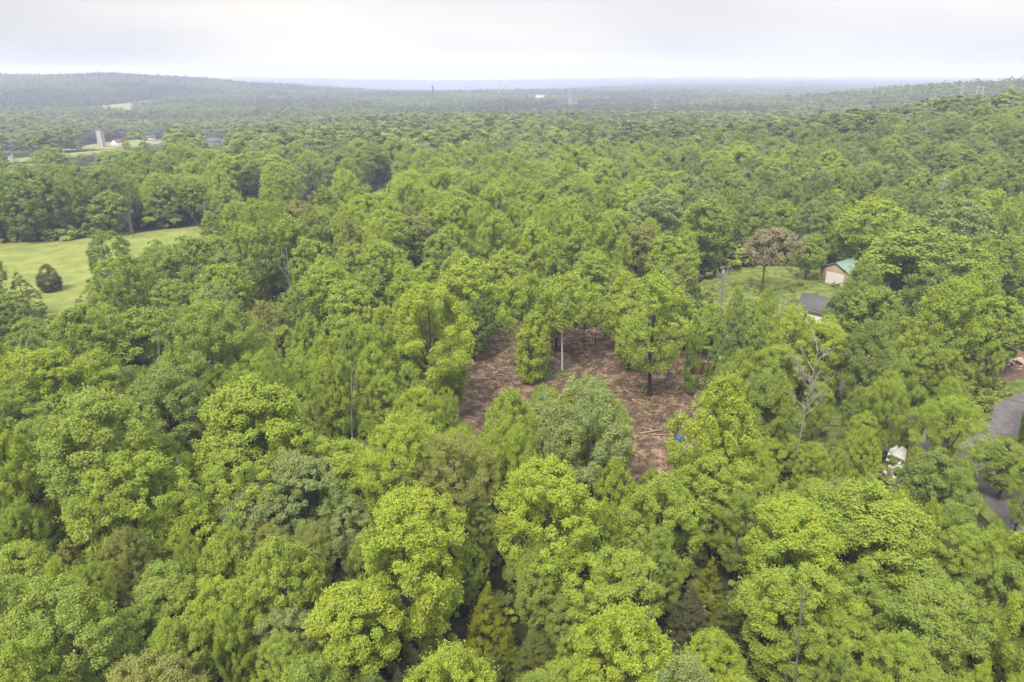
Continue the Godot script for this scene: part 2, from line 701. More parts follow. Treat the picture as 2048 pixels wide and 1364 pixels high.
func pylon(label: String, at: Vector3, turn: float, h: float, steel: Material) -> void:   # lattice tower with three cross-arms
	var o := thing("pylon", label, "pylon", at, turn, "lattice pylons of the power line")
	var legs := []
	var lace := []
	var wide := func(f: float) -> float: return lerpf(h * .105, h * .022, minf(1.0, f / .62)) if f < .62 else lerpf(h * .022, h * .014, (f - .62) / .38)
	var levels := [0.0, .2, .37, .5, .62, .74, .87, 1.0]
	for sx in [-1, 1]:
		for sz in [-1, 1]:
			var line := []
			for f in levels:
				var q: float = wide.call(f)
				line.append(Vector3(sx * q, h * f, sz * q))
			legs.append(line)
	for i in levels.size() - 1:
		var a: float = wide.call(levels[i])
		var b: float = wide.call(levels[i + 1])
		var y0: float = h * levels[i]
		var y1: float = h * levels[i + 1]
		for s in [-1, 1]:
			lace.append([Vector3(-a, y0, s * a), Vector3(b, y1, s * b)])
			lace.append([Vector3(a, y0, s * a), Vector3(-b, y1, s * b)])
			lace.append([Vector3(s * a, y0, -a), Vector3(s * b, y1, b)])
			lace.append([Vector3(s * a, y0, a), Vector3(s * b, y1, -b)])
	for l in legs:
		part("leg", bars([l], h * .006), steel, o)
	part("lacing", bars(lace, h * .0032), steel, o)
	for f in [.64, .78, .92]:
		var arm := []
		var reach: float = h * .17 * (1.15 if f > .7 and f < .8 else .95)
		var y: float = h * f
		for s in [-1.0, 1.0]:
			arm.append([Vector3(0, y, h * .02), Vector3(s * reach, y + h * .01, 0)])
			arm.append([Vector3(0, y, -h * .02), Vector3(s * reach, y + h * .01, 0)])
			arm.append([Vector3(0, y + h * .05, 0), Vector3(s * reach, y + h * .01, 0)])
			arm.append([Vector3(s * reach, y, 0), Vector3(s * reach, y - h * .045, 0)])
		part("cross_arm", bars(arm, h * .0042), steel, o)


func wire(label: String, a: Vector3, b: Vector3, sag: float, thick: float, mat: Material, called := "power_line") -> void:
	var pts := []
	for k in 13:
		var f := k / 12.0
		pts.append(a.lerp(b, f) - Vector3(0, sag * 4.0 * f * (1.0 - f), 0))
	tag(part(called, bars([pts], thick), mat, self), label, "cable", "overhead cables")


func sky_image() -> Image:
	# An overcast sky: brighter overhead than at the horizon, as an even cloud layer is, with soft bands of stratus.
	var w := 768
	var h := 384
	var im := Image.create(w, h, false, Image.FORMAT_RGBF)
	var n := FastNoiseLite.new()
	n.seed = 5
	n.frequency = 1.0
	n.fractal_octaves = 4
	for j in h:
		var el := PI * (.5 - (j + .5) / h)
		for i in w:
			var az := TAU * (i + .5) / w
			var d := Vector3(sin(az) * cos(el), sin(el), -cos(az) * cos(el))
			var band := n.get_noise_3d(d.x * 1.3, d.y * 9.0 + d.x * .8, d.z * 1.3)
			var soft := n.get_noise_3d(d.x * 1.1 + 7.0, d.y * 3.0, d.z * 1.1)
			var up := maxf(0.0, d.y)
			var lum := SKY_LOW * (1.0 + 3.4 * pow(up, 1.3) + .24 * exp(-up / .05)) * (1.0 + .20 * band + .14 * soft - .20 * ss(.15, .75, -d.x) - .12 * ss(.3, .8, d.x) * (1.0 - up))
			var warm := clampf(.5 + 1.6 * soft + .8 * band - .7 * absf(d.x + .05), 0.0, 1.0) * (1.0 - up * .8)
			var c := Color(.985, .995, 1.005).lerp(Color(1.055, 1.0, .94), warm)
			im.set_pixel(i, j, Color(c.r * lum, c.g * lum, c.b * lum))
	return im

const SKY_LOW := 0.166


# ---------------------------------------------------------------- the scene
func _ready() -> void:
	var cam := Camera3D.new()
	cam.name = "camera"
	cam.fov = 53.1
	cam.near = .5
	cam.far = 20000.0
	cam.position = Vector3(0, EYE, 0)
	cam.rotation_degrees = Vector3(-21.66, 0, 0)
	add_child(cam)
	cam.current = true
	var env := Environment.new()
	env.background_mode = Environment.BG_SKY
	var pano := PanoramaSkyMaterial.new()
	pano.panorama = ImageTexture.create_from_image(sky_image())
	env.sky = Sky.new()
	env.sky.sky_material = pano
	env.tonemap_mode = Environment.TONE_MAPPER_LINEAR
	env.tonemap_exposure = 4.9
	env.fog_enabled = true
	env.fog_density = 0.00022
	env.fog_light_color = lin(.66, .72, 1.0)
	env.sdfgi_enabled = true
	env.ssao_enabled = true
	env.ssil_enabled = true
	var we := WorldEnvironment.new()
	we.name = "world_environment"
	we.environment = env
	add_child(we)
	var sun := DirectionalLight3D.new()
	sun.name = "veiled_sun"
	sun.light_energy = .5
	sun.light_angular_distance = 20.0
	sun.light_color = Color(1.0, .96, .9)
	sun.shadow_enabled = true
	sun.rotation_degrees = Vector3(-58, -30, 0)
	add_child(sun)

	bark = noisy(lin(.05, .043, .033), lin(.12, .108, .09), 1.6, 3)
	bark_dark = noisy(lin(.022, .019, .016), lin(.06, .052, .043), 1.6, 4)
	bark_pale = noisy(lin(.13, .12, .10), lin(.26, .24, .21), 1.2, 8)
	bark_white = noisy(lin(.26, .25, .22), lin(.50, .485, .44), 1.2, 10)
	bark_grey = noisy(lin(.085, .077, .066), lin(.17, .155, .132), 1.2, 9)
	for c in [[0.302, 0.362, 0.046], [0.276, 0.338, 0.052], [0.244, 0.304, 0.06], [0.198, 0.25, 0.064], [0.244, 0.29, 0.104], [0.254, 0.262, 0.076], [0.3, 0.255, 0.165], [0.23, 0.24, 0.018], [0.148, 0.17, 0.036], [0.114, 0.118, 0.052]]:
		leaf_mats.append(leaf_mat(lin(c[0], c[1], c[2])))
		far_tints.append(Color(c[0], c[1], c[2]))

	build_ground()
	build_kits()
	build_buildings()
	build_clearing()
	build_trees()
	build_dead_trees()
	build_forest()
	build_far()


func build_ground() -> void:
	var floor_mat := noisy(lin(.010, .014, .005), lin(.030, .034, .014), 26.0, 11, 6.0, lin(.017, .024, .008))
	setting("terrain", terrain_mesh(), floor_mat, "leaf-littered forest ground rolling out to distant hills")
	var pasture := noisy(lin(0.102, 0.126, 0.033), lin(0.162, 0.168, 0.052), 60.0, 21, 3.0, lin(0.129, 0.151, 0.038))
	var yard_grass := noisy(lin(0.054, 0.080, 0.016), lin(0.135, 0.142, 0.041), 22.0, 22, 5.0, lin(0.085, 0.109, 0.022))
	var mulch := noisy(lin(.052, .034, .022), lin(.172, .120, .080), 19.0, 23, 9.0, lin(.102, .069, .045))
	var bare := noisy(lin(0.060, 0.039, 0.027), lin(0.144, 0.102, 0.073), 6.0, 24, 5.0)
	var bank_grass := noisy(lin(0.095, 0.083, 0.011), lin(0.143, 0.112, 0.018), 7.0, 25, 4.0, lin(0.071, 0.090, 0.011))
	var asphalt := noisy(lin(.074, .069, .071), lin(.096, .089, .091), 14.0, 26)
	var drive_mat := noisy(lin(.085, .078, .081), lin(.118, .109, .113), 14.0, 27, 0.0, lin(.100, .092, .096))
	var paint_yellow := noisy(lin(0.233, 0.144, 0.025), lin(0.279, 0.182, 0.042), 2.0, 28)
	setting("lawn", sheet([Vector2(88.6, -119.8), Vector2(98.5, -126.7), Vector2(109.3, -131.1), Vector2(122.2, -134.2), Vector2(96.5, -100.9), Vector2(86.4, -100.1), Vector2(77.0, -97.0), Vector2(76.5, -100.9)], .032), yard_grass, "mown grass around the asphalt forecourt")
	setting("pasture", sheet([Vector2(-206.6, -232.4), Vector2(-191.1, -250.2), Vector2(-167.8, -255.0), Vector2(-152.3, -265.2), Vector2(-130.1, -280.0), Vector2(-108.4, -263.5), Vector2(-108.3, -239.5), Vector2(-114.9, -219.3), Vector2(-113.6, -191.7), Vector2(-107.7, -165.8), Vector2(-122.0, -162.1), Vector2(-140.0, -165.8), Vector2(-171.8, -182.3)], 0.02), pasture, "open pale green pasture sloping beside the wood")
	setting("lawn", sheet([Vector2(54.9, -196.7), Vector2(69.1, -214.4), Vector2(89.6, -221.7), Vector2(102.4, -220.4), Vector2(121.8, -219.2), Vector2(112.4, -191.7), Vector2(89.9, -165.8), Vector2(75.7, -156.8), Vector2(69.2, -165.8), Vector2(58.9, -165.8), Vector2(50.6, -173.7)], 0.02), yard_grass, "bright grassy yard around the barn and house")
	setting("clearing_ground", sheet([Vector2(-12.9, -135.5), Vector2(-3.0, -160.3), Vector2(4.6, -165.8), Vector2(16.7, -170.5), Vector2(27.3, -162.1), Vector2(35.9, -148.6), Vector2(46.1, -139.1), Vector2(39.7, -119.8), Vector2(36.3, -104.3), Vector2(32.4, -96.2), Vector2(24.8, -87.7), Vector2(19.7, -85.2), Vector2(16.4, -87.7), Vector2(15.0, -100.9), Vector2(8.7, -109.7), Vector2(0.5, -104.3), Vector2(-3.5, -93.2), Vector2(-8.4, -100.9), Vector2(-12.1, -113.6)], 0.03), mulch, "brown cleared ground covered in wood chips and broken branches")
	setting("bare_earth", sheet([Vector2(103.9, -145.5), Vector2(119.3, -148.6), Vector2(126.3, -145.5), Vector2(112.3, -126.7), Vector2(104.1, -125.5), Vector2(95.4, -122.0), Vector2(94.6, -125.5), Vector2(94.9, -129.1)], 0.024), bare, "bare brown earth around the rock heap and small shed")
	setting("log_clearing", sheet([Vector2(56.2, -122.0), Vector2(66.1, -119.8), Vector2(63.3, -109.7), Vector2(58.2, -102.6), Vector2(52.0, -100.1), Vector2(48.9, -104.3)], 0.028), yard_grass, "mixed grass and bare earth where old logs lie")
	setting("grass_bank", sheet([Vector2(67.3, -107.0), Vector2(71.1, -109.7), Vector2(70.8, -102.6), Vector2(69.9, -99.0), Vector2(63.0, -95.4), Vector2(61.4, -96.2)], 0.036), bank_grass, "orange-tinged grassy bank below the road bend")
	setting("driveway", sheet([Vector2(88.3, -112.6), Vector2(92.8, -117.3), Vector2(102.5, -123.2), Vector2(115.3, -127.9), Vector2(97.4, -104.3), Vector2(90.6, -106.1), Vector2(85.6, -105.7), Vector2(81.0, -102.6), Vector2(76.5, -100.1), Vector2(76.7, -102.6), Vector2(82.1, -106.4)], 0.05), drive_mat, "cracked grey asphalt forecourt")
	var line := [Vector2(74.8, -72.9), Vector2(73.7, -79.2), Vector2(74.0, -84.2), Vector2(74.7, -90.4), Vector2(74.1, -99.6), Vector2(71.9, -107.5), Vector2(71.3, -116.6), Vector2(69.6, -124.8), Vector2(66.9, -133.2), Vector2(63.4, -140.8), Vector2(58.8, -146.7), Vector2(53.1, -151.1)]
	var verge := setting("verge", ribbon(line, 5.6, .040), yard_grass, "grass verge along both sides of the winding road")
	var road := setting("road", ribbon(line, 3.4, .055), asphalt, "grey two-lane asphalt road winding past the clearing under the trees")
	for s in [-.17, .17]:
		part("centre_line", ribbon(line, .07, .061, s), paint_yellow, road)
	setting("grass_patch", sheet([Vector2(28.6, -107.0), Vector2(32.5, -108.2), Vector2(32.8, -104.3), Vector2(30.5, -97.0), Vector2(28.1, -95.4), Vector2(27.1, -100.1)], .038), yard_grass, "patch of bright weeds at the near tip of the clearing")
	setting("grass_patch", sheet([Vector2(36.5, -135.5), Vector2(39.8, -138.2), Vector2(45.1, -135.5), Vector2(43.7, -130.3), Vector2(38.8, -127.9), Vector2(36.0, -131.1)], .038), yard_grass, "patch of bright weeds before the dark red mound")
	setting("grass_patch", sheet([Vector2(7.1, -133.7), Vector2(12.0, -134.7), Vector2(13.4, -132.1), Vector2(10.0, -129.8), Vector2(6.4, -130.6)], .038), yard_grass, "patch of thin weeds at the white-stemmed tree's foot")
	openings = [
		{"x": -923.9, "z": -1734.9, "rx": 52.9, "rz": 140.0},
		{"x": -395.8, "z": -640.6, "rx": 20.5, "rz": 140.0},
		{"x": -506.8, "z": -884.6, "rx": 31.3, "rz": 99.4},
		{"x": -479.7, "z": -946.6, "rx": 18.1, "rz": 140.0},
		{"x": -503.7, "z": -708.9, "rx": 12.1, "rz": 87.8},
		{"x": -383.3, "z": -557.2, "rx": 6.0, "rz": 27.7},
		{"x": 155.9, "z": -1964.8, "rx": 36.1, "rz": 108.5},
		{"x": -386.3, "z": -919.2, "rx": 16.9, "rz": 140.0},
		{"x": -121.6, "z": -320.9, "rx": 3.3, "rz": 6.3},
		{"x": -69.9, "z": -362.2, "rx": 2.6, "rz": 13.2},
		{"x": -93.1, "z": -323.4, "rx": 4.7, "rz": 6.4},
		{"x": 102.5, "z": -2652.4, "rx": 54.9, "rz": 140.0},
		{"x": -381.2, "z": -526.5, "rx": 4.1, "rz": 46.3},
	]
	var meadow_mat := noisy(lin(0.112, 0.129, 0.040), lin(0.168, 0.168, 0.065), 120.0, 31, 0.0, lin(0.140, 0.149, 0.048))
	setting("meadow", ellipse_patch(openings[0], 2.0), meadow_mat, "pale meadow high on the hazy left-hand ridge")
	setting("meadow", ellipse_patch(openings[1], 0.5), meadow_mat, "bright meadow in front of the silo")
	setting("farmyard", ellipse_patch(openings[2], 0.5), meadow_mat, "tan farmyard strip at the foot of the silo and white barn")
	setting("lawn", ellipse_patch(openings[3], 0.5), meadow_mat, "lawn in front of the white farmhouse")
	setting("meadow", ellipse_patch(openings[4], 0.5), meadow_mat, "narrow meadow below the brown-roofed house at the frame's edge")
	setting("meadow", ellipse_patch(openings[5], 0.5), meadow_mat, "small meadow patch in the scattered trees of the valley floor")
	setting("meadow", ellipse_patch(openings[6], 2.0), meadow_mat, "tan field on the far plain beneath a pylon")
	setting("lawn", ellipse_patch(openings[7], 0.5), meadow_mat, "lawn around the grey hip-roofed house")
	setting("lawn", ellipse_patch(openings[8], 0.5), pasture, "small bright lawn glimpsed beyond the near wood")
	setting("lawn", ellipse_patch(openings[9], 0.5), pasture, "tiny lawn showing between two round trees")
	setting("lawn", ellipse_patch(openings[10], 0.5), pasture, "strip of light lawn by a bare grey tree")
	setting("meadow", ellipse_patch(openings[11], 2.0), meadow_mat, "opening on the far crest round a long white roof")
	setting("meadow", ellipse_patch(openings[12], 0.5), meadow_mat, "sloping meadow at the frame's edge in the valley")

func build_kits() -> void:
	forms = {
		"round_a": [101, {"lobes": 8, "lump": 1.0, "low": .26, "a": .98, "b": .46, "shell": .82, "cr": .90, "spiky": .9}, 215, 155],
		"round_b": [102, {"lobes": 10, "lump": 1.2, "low": .24, "a": 1.02, "b": .48, "shell": .80, "cr": .82, "spiky": 1.2, "tips": .03}, 240, 135],
		"oval_a": [103, {"lobes": 7, "lump": 1.0, "low": .20, "a": .86, "b": .58, "shell": .80, "cr": .82, "spiky": 1.3, "topcr": .75}, 225, 145],
		"oval_b": [104, {"lobes": 8, "lump": 1.2, "low": .22, "a": .80, "b": .62, "shell": .78, "cr": .76, "spiky": 1.5, "topcr": .7, "lean": .6}, 235, 130],
		"column": [105, {"lobes": 7, "lump": 1.1, "low": .08, "a": .88, "b": .45, "shell": .82, "cr": 1.0, "spiky": 1.3}, 190, 170],
		"domed_a": [106, {"lobes": 9, "lump": 1.5, "low": .24, "a": 1.0, "b": .48, "shell": .83, "cr": .95, "spiky": 1.0}, 225, 160],
		"domed_b": [107, {"lobes": 12, "lump": 1.7, "low": .24, "a": .92, "b": .52, "shell": .82, "cr": .86, "spiky": 1.2, "tips": .05}, 235, 140],
		"domed_c": [108, {"lobes": 10, "lump": 1.6, "low": .22, "a": 1.05, "b": .48, "shell": .82, "cr": .90, "spiky": 1.1, "lean": -.7}, 230, 150],
		"feather_a": [109, {"lobes": 9, "lump": 1.2, "low": .26, "a": .92, "b": .52, "shell": .72, "cr": .66, "spiky": 1.9, "flat": .75, "wide": .28}, 330, 82],
		"feather_b": [110, {"lobes": 9, "lump": 1.4, "low": .28, "a": 1.0, "b": .50, "shell": .72, "cr": .72, "spiky": 1.7, "flat": .7, "wide": .29}, 290, 95],
		"sparse": [111, {"lobes": 8, "lump": 1.3, "low": .28, "a": .95, "b": .52, "shell": .62, "cr": .68, "spiky": 1.6, "flat": .85}, 180, 90],
		"high": [112, {"lobes": 7, "lump": 1.2, "low": .50, "a": .85, "b": .55, "shell": .72, "cr": .78, "spiky": 1.4, "stem": .24}, 140, 110],
		"conifer_a": [113, {"lobes": 8, "lump": .7, "low": .03, "a": .43, "b": 1.05, "shell": .88, "cr": .75, "spiky": 1.5, "flat": .6, "bias": .72, "topcr": .45, "wide": .2}, 260, 150],
		"conifer_b": [114, {"lobes": 9, "lump": .6, "low": .08, "a": .62, "b": .6, "shell": .92, "cr": 1.2, "spiky": 1.0, "flat": .8, "bias": .85, "topcr": .6, "wide": .3}, 260, 210],
	}
	var snags := {
		"snag_fork": [201, {"stems": 2, "lean": .6, "thick": .22, "limbs": 5, "from": .45, "spread": 3.0, "rise": 1.6, "twigs": 2}],
		"snag_broad": [202, {"stems": 1, "lean": .3, "thick": .15, "limbs": 26, "from": .46, "spread": 4.4, "rise": 1.3, "twigs": 9}],
		"snag_pole": [203, {"stems": 1, "lean": .8, "thick": .17, "limbs": 5, "from": .55, "spread": 1.8, "rise": 1.5, "twigs": 2}],
		"snag_bush": [204, {"stems": 4, "lean": .9, "thick": .13, "limbs": 9, "from": .35, "spread": 2.4, "rise": 1.7, "twigs": 4}],
		"snag_twiggy": [205, {"stems": 2, "lean": .5, "thick": .2, "limbs": 20, "from": .25, "spread": 3.2, "rise": 1.2, "twigs": 6}],
	}
	for k in snags:
		crown_kits[k] = limb_tree(snags[k][0], snags[k][1])


func build_buildings() -> void:
	var white := noisy(lin(.40, .395, .38), lin(.52, .51, .49), 3.0, 41)
	var tan_wall := noisy(lin(0.182, 0.126, 0.081), lin(0.233, 0.166, 0.111), 3.0, 42)
	var green_roof := noisy(lin(0.099, 0.170, 0.145), lin(0.150, 0.213, 0.185), 6.0, 43)
	green_roof.roughness = .5
	var shingle := noisy(lin(0.055, 0.052, 0.057), lin(0.104, 0.098, 0.104), 1.6, 44, 2.0)
	var red_roof := noisy(lin(0.116, 0.039, 0.025), lin(0.148, 0.060, 0.039), 4.0, 45)
	var concrete := noisy(lin(0.132, 0.124, 0.113), lin(0.202, 0.194, 0.179), 3.5, 46, 1.0)
	var chalk := noisy(lin(0.367, 0.346, 0.325), lin(0.550, 0.529, 0.508), 2.4, 47, 2.0)
	var dark_wood := noisy(lin(.03, .03, .032), lin(.07, .07, .075), 1.5, 48)
	var pole_wood := noisy(lin(.16, .13, .10), lin(.27, .23, .19), 1.2, 49)
	var glass := paint(lin(.02, .025, .03), .08, .6)
	var steel := paint(lin(.27, .28, .29), .5, .5)
	var black := paint(lin(.015, .015, .016), .7)
	var barn := house("barn", "tan barn with a green metal roof and a white garage door in its gable", "barn", Vector3(102.70, 0.00, -201.94), .62, 7.5, 4.4, 4.3, 6.6, tan_wall, green_roof, white, glass, 2)
	for k in 12:
		for s in [-1.0, 1.0]:
			part("roof_seam", box(Vector3(.05, .05, 5.2)), green_roof, barn, Vector3(k * 1.3 - 7.15, 5.63, s * 2.2), Vector3(atan2(2.3, 4.4) * s, 0, 0))
	var gate := part("garage_door", box(Vector3(.09, 3.5, 5.6)), white, barn, Vector3(-7.56, 1.76, .4))
	for k in 4:
		part("door_panel", box(Vector3(.05, .74, 5.3)), white, gate, Vector3(-.05, k * .84 - 1.27, 0))
	part("corner_board", box(Vector3(.14, 4.25, .14)), white, barn, Vector3(-7.5, 2.13, 4.4))
	part("corner_board", box(Vector3(.14, 4.25, .14)), white, barn, Vector3(-7.5, 2.13, -4.4))
	var home := house("house", "white house with a dark grey shingle roof half hidden by lime foliage", "house", Vector3(80.73, 0.00, -163.58), -.75, 7.0, 4.2, 3.4, 6.4, white, shingle, white, glass, 3)
	part("chimney", box(Vector3(.8, 2.2, .6)), red_roof, home, Vector3(1.8, 6.4, -.5))
	part("door", box(Vector3(1.0, 2.1, .1)), dark_wood, home, Vector3(-3.4, 1.06, 4.24))
	var van := thing("van", "white van parked in front of the green-roofed barn, partly behind leaves", "van", Vector3(104.21, 0.00, -201.92), .5)
	var hull := SurfaceTool.new()
	hull.begin(Mesh.PRIMITIVE_TRIANGLES)
	var side := [Vector2(-2.4, .45), Vector2(-2.4, 1.75), Vector2(-2.25, 2.0), Vector2(.9, 2.05), Vector2(1.55, 1.3), Vector2(2.35, 1.05), Vector2(2.45, .45)]
	for k in side.size():
		var a: Vector2 = side[k]
		var b: Vector2 = side[(k + 1) % side.size()]
		for q in [Vector3(a.x, a.y, -.95), Vector3(b.x, b.y, .95), Vector3(b.x, b.y, -.95), Vector3(a.x, a.y, -.95), Vector3(a.x, a.y, .95), Vector3(b.x, b.y, .95)]:
			hull.add_vertex(q)
	for s in [-1.0, 1.0]:
		for k in range(1, side.size() - 1):
			for c in ([0, k, k + 1] if s > 0 else [0, k + 1, k]):
				hull.add_vertex(Vector3(side[c].x, side[c].y, .95 * s))
	hull.generate_normals()
	part("body", hull.commit(), paint(lin(.74, .74, .73), .3, .5), van)
	part("windscreen", box(Vector3(.9, .04, 1.6)), glass, van, Vector3(1.24, 1.70, 0), Vector3(0, 0, -.855))
	for s in [-1.0, 1.0]:
		part("side_window", box(Vector3(2.4, .5, .04)), glass, van, Vector3(-.4, 1.62, s * .955))
		part("headlight", box(Vector3(.06, .16, .32)), white, van, Vector3(2.42, .86, s * .66))
		for x in [-1.5, 1.5]:
			var tyre := CylinderMesh.new()
			tyre.top_radius = .36
			tyre.bottom_radius = .36
			tyre.height = .24
			tyre.radial_segments = 18
			part("wheel", tyre, black, van, Vector3(x, .36, s * .86), Vector3(PI / 2, 0, 0))
	var pole1440 := thing("utility_pole", "weathered utility pole with a pale transformer, at the edge of the grassy yard", "utility pole", Vector3(59.95, 0.00, -187.81), 0.4, "utility poles")
	part("post", bars([[Vector3(0, -.3, 0), Vector3(0, 8.5, 0)]], .16), pole_wood, pole1440)
	part("cross_arm", box(Vector3(2.4, .14, .12)), pole_wood, pole1440, Vector3(0, 7.9, .15))
	part("transformer", bars([[Vector3(0, 6.1, .42), Vector3(0, 7.2, .42)]], .32), steel, pole1440)
	for s in [-1.0, 0.0, 1.0]:
		part("insulator", bars([[Vector3(s, 7.97, .15), Vector3(s, 8.2, .15)]], .06), white, pole1440)
	var pole1716 := thing("utility_pole", "grey utility pole beside the road among the leaves", "utility pole", Vector3(67.69, 0.00, -119.83), 0.9, "utility poles")
	part("post", bars([[Vector3(0, -.3, 0), Vector3(0, 9.5, 0)]], .16), pole_wood, pole1716)
	part("cross_arm", box(Vector3(2.4, .14, .12)), pole_wood, pole1716, Vector3(0, 8.9, .15))
	part("transformer", bars([[Vector3(0, 7.1, .42), Vector3(0, 8.2, .42)]], .32), steel, pole1716)
	for s in [-1.0, 0.0, 1.0]:
		part("insulator", bars([[Vector3(s, 8.97, .15), Vector3(s, 9.2, .15)]], .06), white, pole1716)
	wire("thin overhead wire slanting through the trees towards the roadside pole", Vector3(67.69, 8.90, -119.83), Vector3(62.91, 11.00, -148.56), .8, .035, black, "overhead_wire")
	wire("thin overhead wire running along the road past the forecourt", Vector3(67.69, 8.90, -119.83), Vector3(95.00, 9.00, -92.00), .7, .03, black, "overhead_wire")
	var drum := thing("drum", "small dark metal drum lying on the yard grass", "drum", Vector3(55.99, 0.45, -185.94), .6)
	var can := CylinderMesh.new()
	can.top_radius = .42
	can.bottom_radius = .42
	can.height = 1.3
	part("shell", can, dark_wood, drum, Vector3.ZERO, Vector3(PI / 2, 0, .4))
	for z in [-.4, .0, .4]:
		var hoop := TorusMesh.new()
		hoop.inner_radius = .41
		hoop.outer_radius = .46
		part("hoop", hoop, black, drum, Vector3(0, 0, z).rotated(Vector3.FORWARD, 0), Vector3(PI / 2, 0, .4))
	var shed := house("shed", "small dark shed with white trim and a white-framed window", "shed", Vector3(95.91, 0.00, -127.15), .95, 1.7, 1.4, 2.2, 3.2, dark_wood, shingle, white, glass, 1)
	for s in [-1.0, 1.0]:
		for q in [-1.0, 1.0]:
			part("corner_board", box(Vector3(.14, 2.2, .14)), white, shed, Vector3(s * 1.7, 1.1, q * 1.4))
		part("barge_board", box(Vector3(3.9, .16, .1)), white, shed, Vector3(0, 1.95, s * 1.82))
		for q in [-1.0, 1.0]:
			part("gable_trim", box(Vector3(.1, .16, 1.95)), white, shed, Vector3(s * 2.12, 2.62, q * .80), Vector3(atan2(1.0, 1.4) * q, 0, 0))
	part("step", box(Vector3(1.2, .3, .8)), white, shed, Vector3(-2.2, .15, .2))
	var stone := noisy(lin(0.207, 0.153, 0.117), lin(0.414, 0.333, 0.270), 1.5, 51, 2.0)
	var stones := []
	for k in 5:
		stones.append(rock_mesh(300 + k))
	var heap1 := thing("rock_heap", "heap of broken tan rocks beside the small dark shed", "rock heap", Vector3(104.90, 0.00, -140.78), 0.0, "rock heaps")
	var hr1 := RandomNumberGenerator.new()
	hr1.seed = 1
	for k in 70:
		var q := Vector2(hr1.randfn(), hr1.randfn()) * .45
		var up := maxf(0.0, 1.0 - q.length()) * 1.1
		var st := part("rock", stones[k % 5], stone, heap1, Vector3(q.x * 3.4, up + .1, q.y * 3.5), Vector3(hr1.randf() * 6.0, hr1.randf() * 6.0, 0))
		st.scale = Vector3(hr1.randf_range(.6, 1.5), hr1.randf_range(.4, .8), hr1.randf_range(.5, 1.1)) * hr1.randf_range(.6, 1.3)
	var heap2 := thing("rock_heap", "lower spread of broken tan rocks running on towards the frame's edge", "rock heap", Vector3(111.02, 0.00, -137.70), 0.0, "rock heaps")
	var hr2 := RandomNumberGenerator.new()
	hr2.seed = 2
	for k in 80:
		var q := Vector2(hr2.randfn(), hr2.randfn()) * .45
		var up := maxf(0.0, 1.0 - q.length()) * 0.5
		var st := part("rock", stones[k % 5], stone, heap2, Vector3(q.x * 4.6, up + .1, q.y * 3.1), Vector3(hr2.randf() * 6.0, hr2.randf() * 6.0, 0))
		st.scale = Vector3(hr2.randf_range(.6, 1.5), hr2.randf_range(.4, .8), hr2.randf_range(.5, 1.1)) * hr2.randf_range(.6, 1.3)
	var wall1786 := thing("concrete_slab", "white weathered concrete slab leaning at the end of the grassy bank", "concrete slab", Vector3(59.41, 0.00, -90.68), -0.5, "remains of the white concrete structure")
	part("slab", ruin([Vector2(-1.10, -.2), Vector2(1.10, -.2), Vector2(1.03, 3.29), Vector2(1.10, 6.24), Vector2(0.33, 6.70), Vector2(-0.22, 5.91), Vector2(-0.92, 5.65), Vector2(-1.06, 2.63)], .5), chalk, wall1786, Vector3(0, .1, .6), Vector3(-.85, 0, 0))
	part("footing", box(Vector3(2.80, .3, 1.4)), concrete, wall1786, Vector3(0, .15, .9))
	var wall1772 := thing("concrete_slab", "narrower broken white slab left of the longer concrete one", "concrete slab", Vector3(59.62, 0.00, -93.23), -0.65, "remains of the white concrete structure")
	part("slab", ruin([Vector2(-0.65, -.2), Vector2(0.65, -.2), Vector2(0.61, 2.75), Vector2(0.65, 5.22), Vector2(0.20, 5.61), Vector2(-0.13, 4.95), Vector2(-0.55, 4.73), Vector2(-0.62, 2.20)], .5), chalk, wall1772, Vector3(0, .1, .6), Vector3(-.85, 0, 0))
	part("footing", box(Vector3(1.90, .3, 1.4)), concrete, wall1772, Vector3(0, .15, .9))
	var silo := thing("silo", "tall pale grey concrete silo standing in the farmyard", "silo", Vector3(-508.17, -28.81, -876.02))
	var tank := CylinderMesh.new()
	tank.top_radius = 4.3
	tank.bottom_radius = 4.5
	tank.height = 19.5
	tank.radial_segments = 40
	part("tank", tank, noisy(lin(.25, .235, .22), lin(.36, .345, .32), 14.0, 52), silo, Vector3(0, 9.7, 0))
	for k in 9:
		var hoop2 := TorusMesh.new()
		hoop2.inner_radius = 4.35
		hoop2.outer_radius = 4.6
		hoop2.rings = 40
		part("hoop", hoop2, concrete, silo, Vector3(0, 1.6 + k * 2.1, 0))
	part("chute", box(Vector3(1.1, 18.5, .9)), white, silo, Vector3(2.2, 9.3, 4.3))
	part("rim", bars([[Vector3(0, 19.45, 0), Vector3(0, 19.7, 0)]], 4.6), dark_wood, silo)
	var dairy := house("barn", "white barn with a red roof next to the tall silo", "barn", Vector3(-502.31, -29.57, -901.83), 1.25, 6.5, 5.2, 4.2, 7.6, white, red_roof, white, glass, 2)
	part("barn_door", box(Vector3(.1, 2.6, 2.2)), black, dairy, Vector3(6.56, 1.32, -1.6))
	var farmhouse := house("house", "white two-storey farmhouse among the valley trees", "house", Vector3(-488.85, -30.74, -959.75), 0.3, 5.5, 4.0, 6.0, 8.6, white, shingle, white, glass, 3)
	part("porch", box(Vector3(13.0, 2.6, 5.0)), white, farmhouse, Vector3(3.5, 1.3, 5.5))
	part("porch_roof", box(Vector3(13.6, .25, 5.6)), shingle, farmhouse, Vector3(3.5, 2.73, 5.6))
	var villa := house("house", "house with a broad grey roof and pale columns in the valley", "house", Vector3(-387.85, -30.42, -923.05), 0.05, 8.5, 6.0, 3.6, 8.4, concrete, shingle, white, glass, 4)
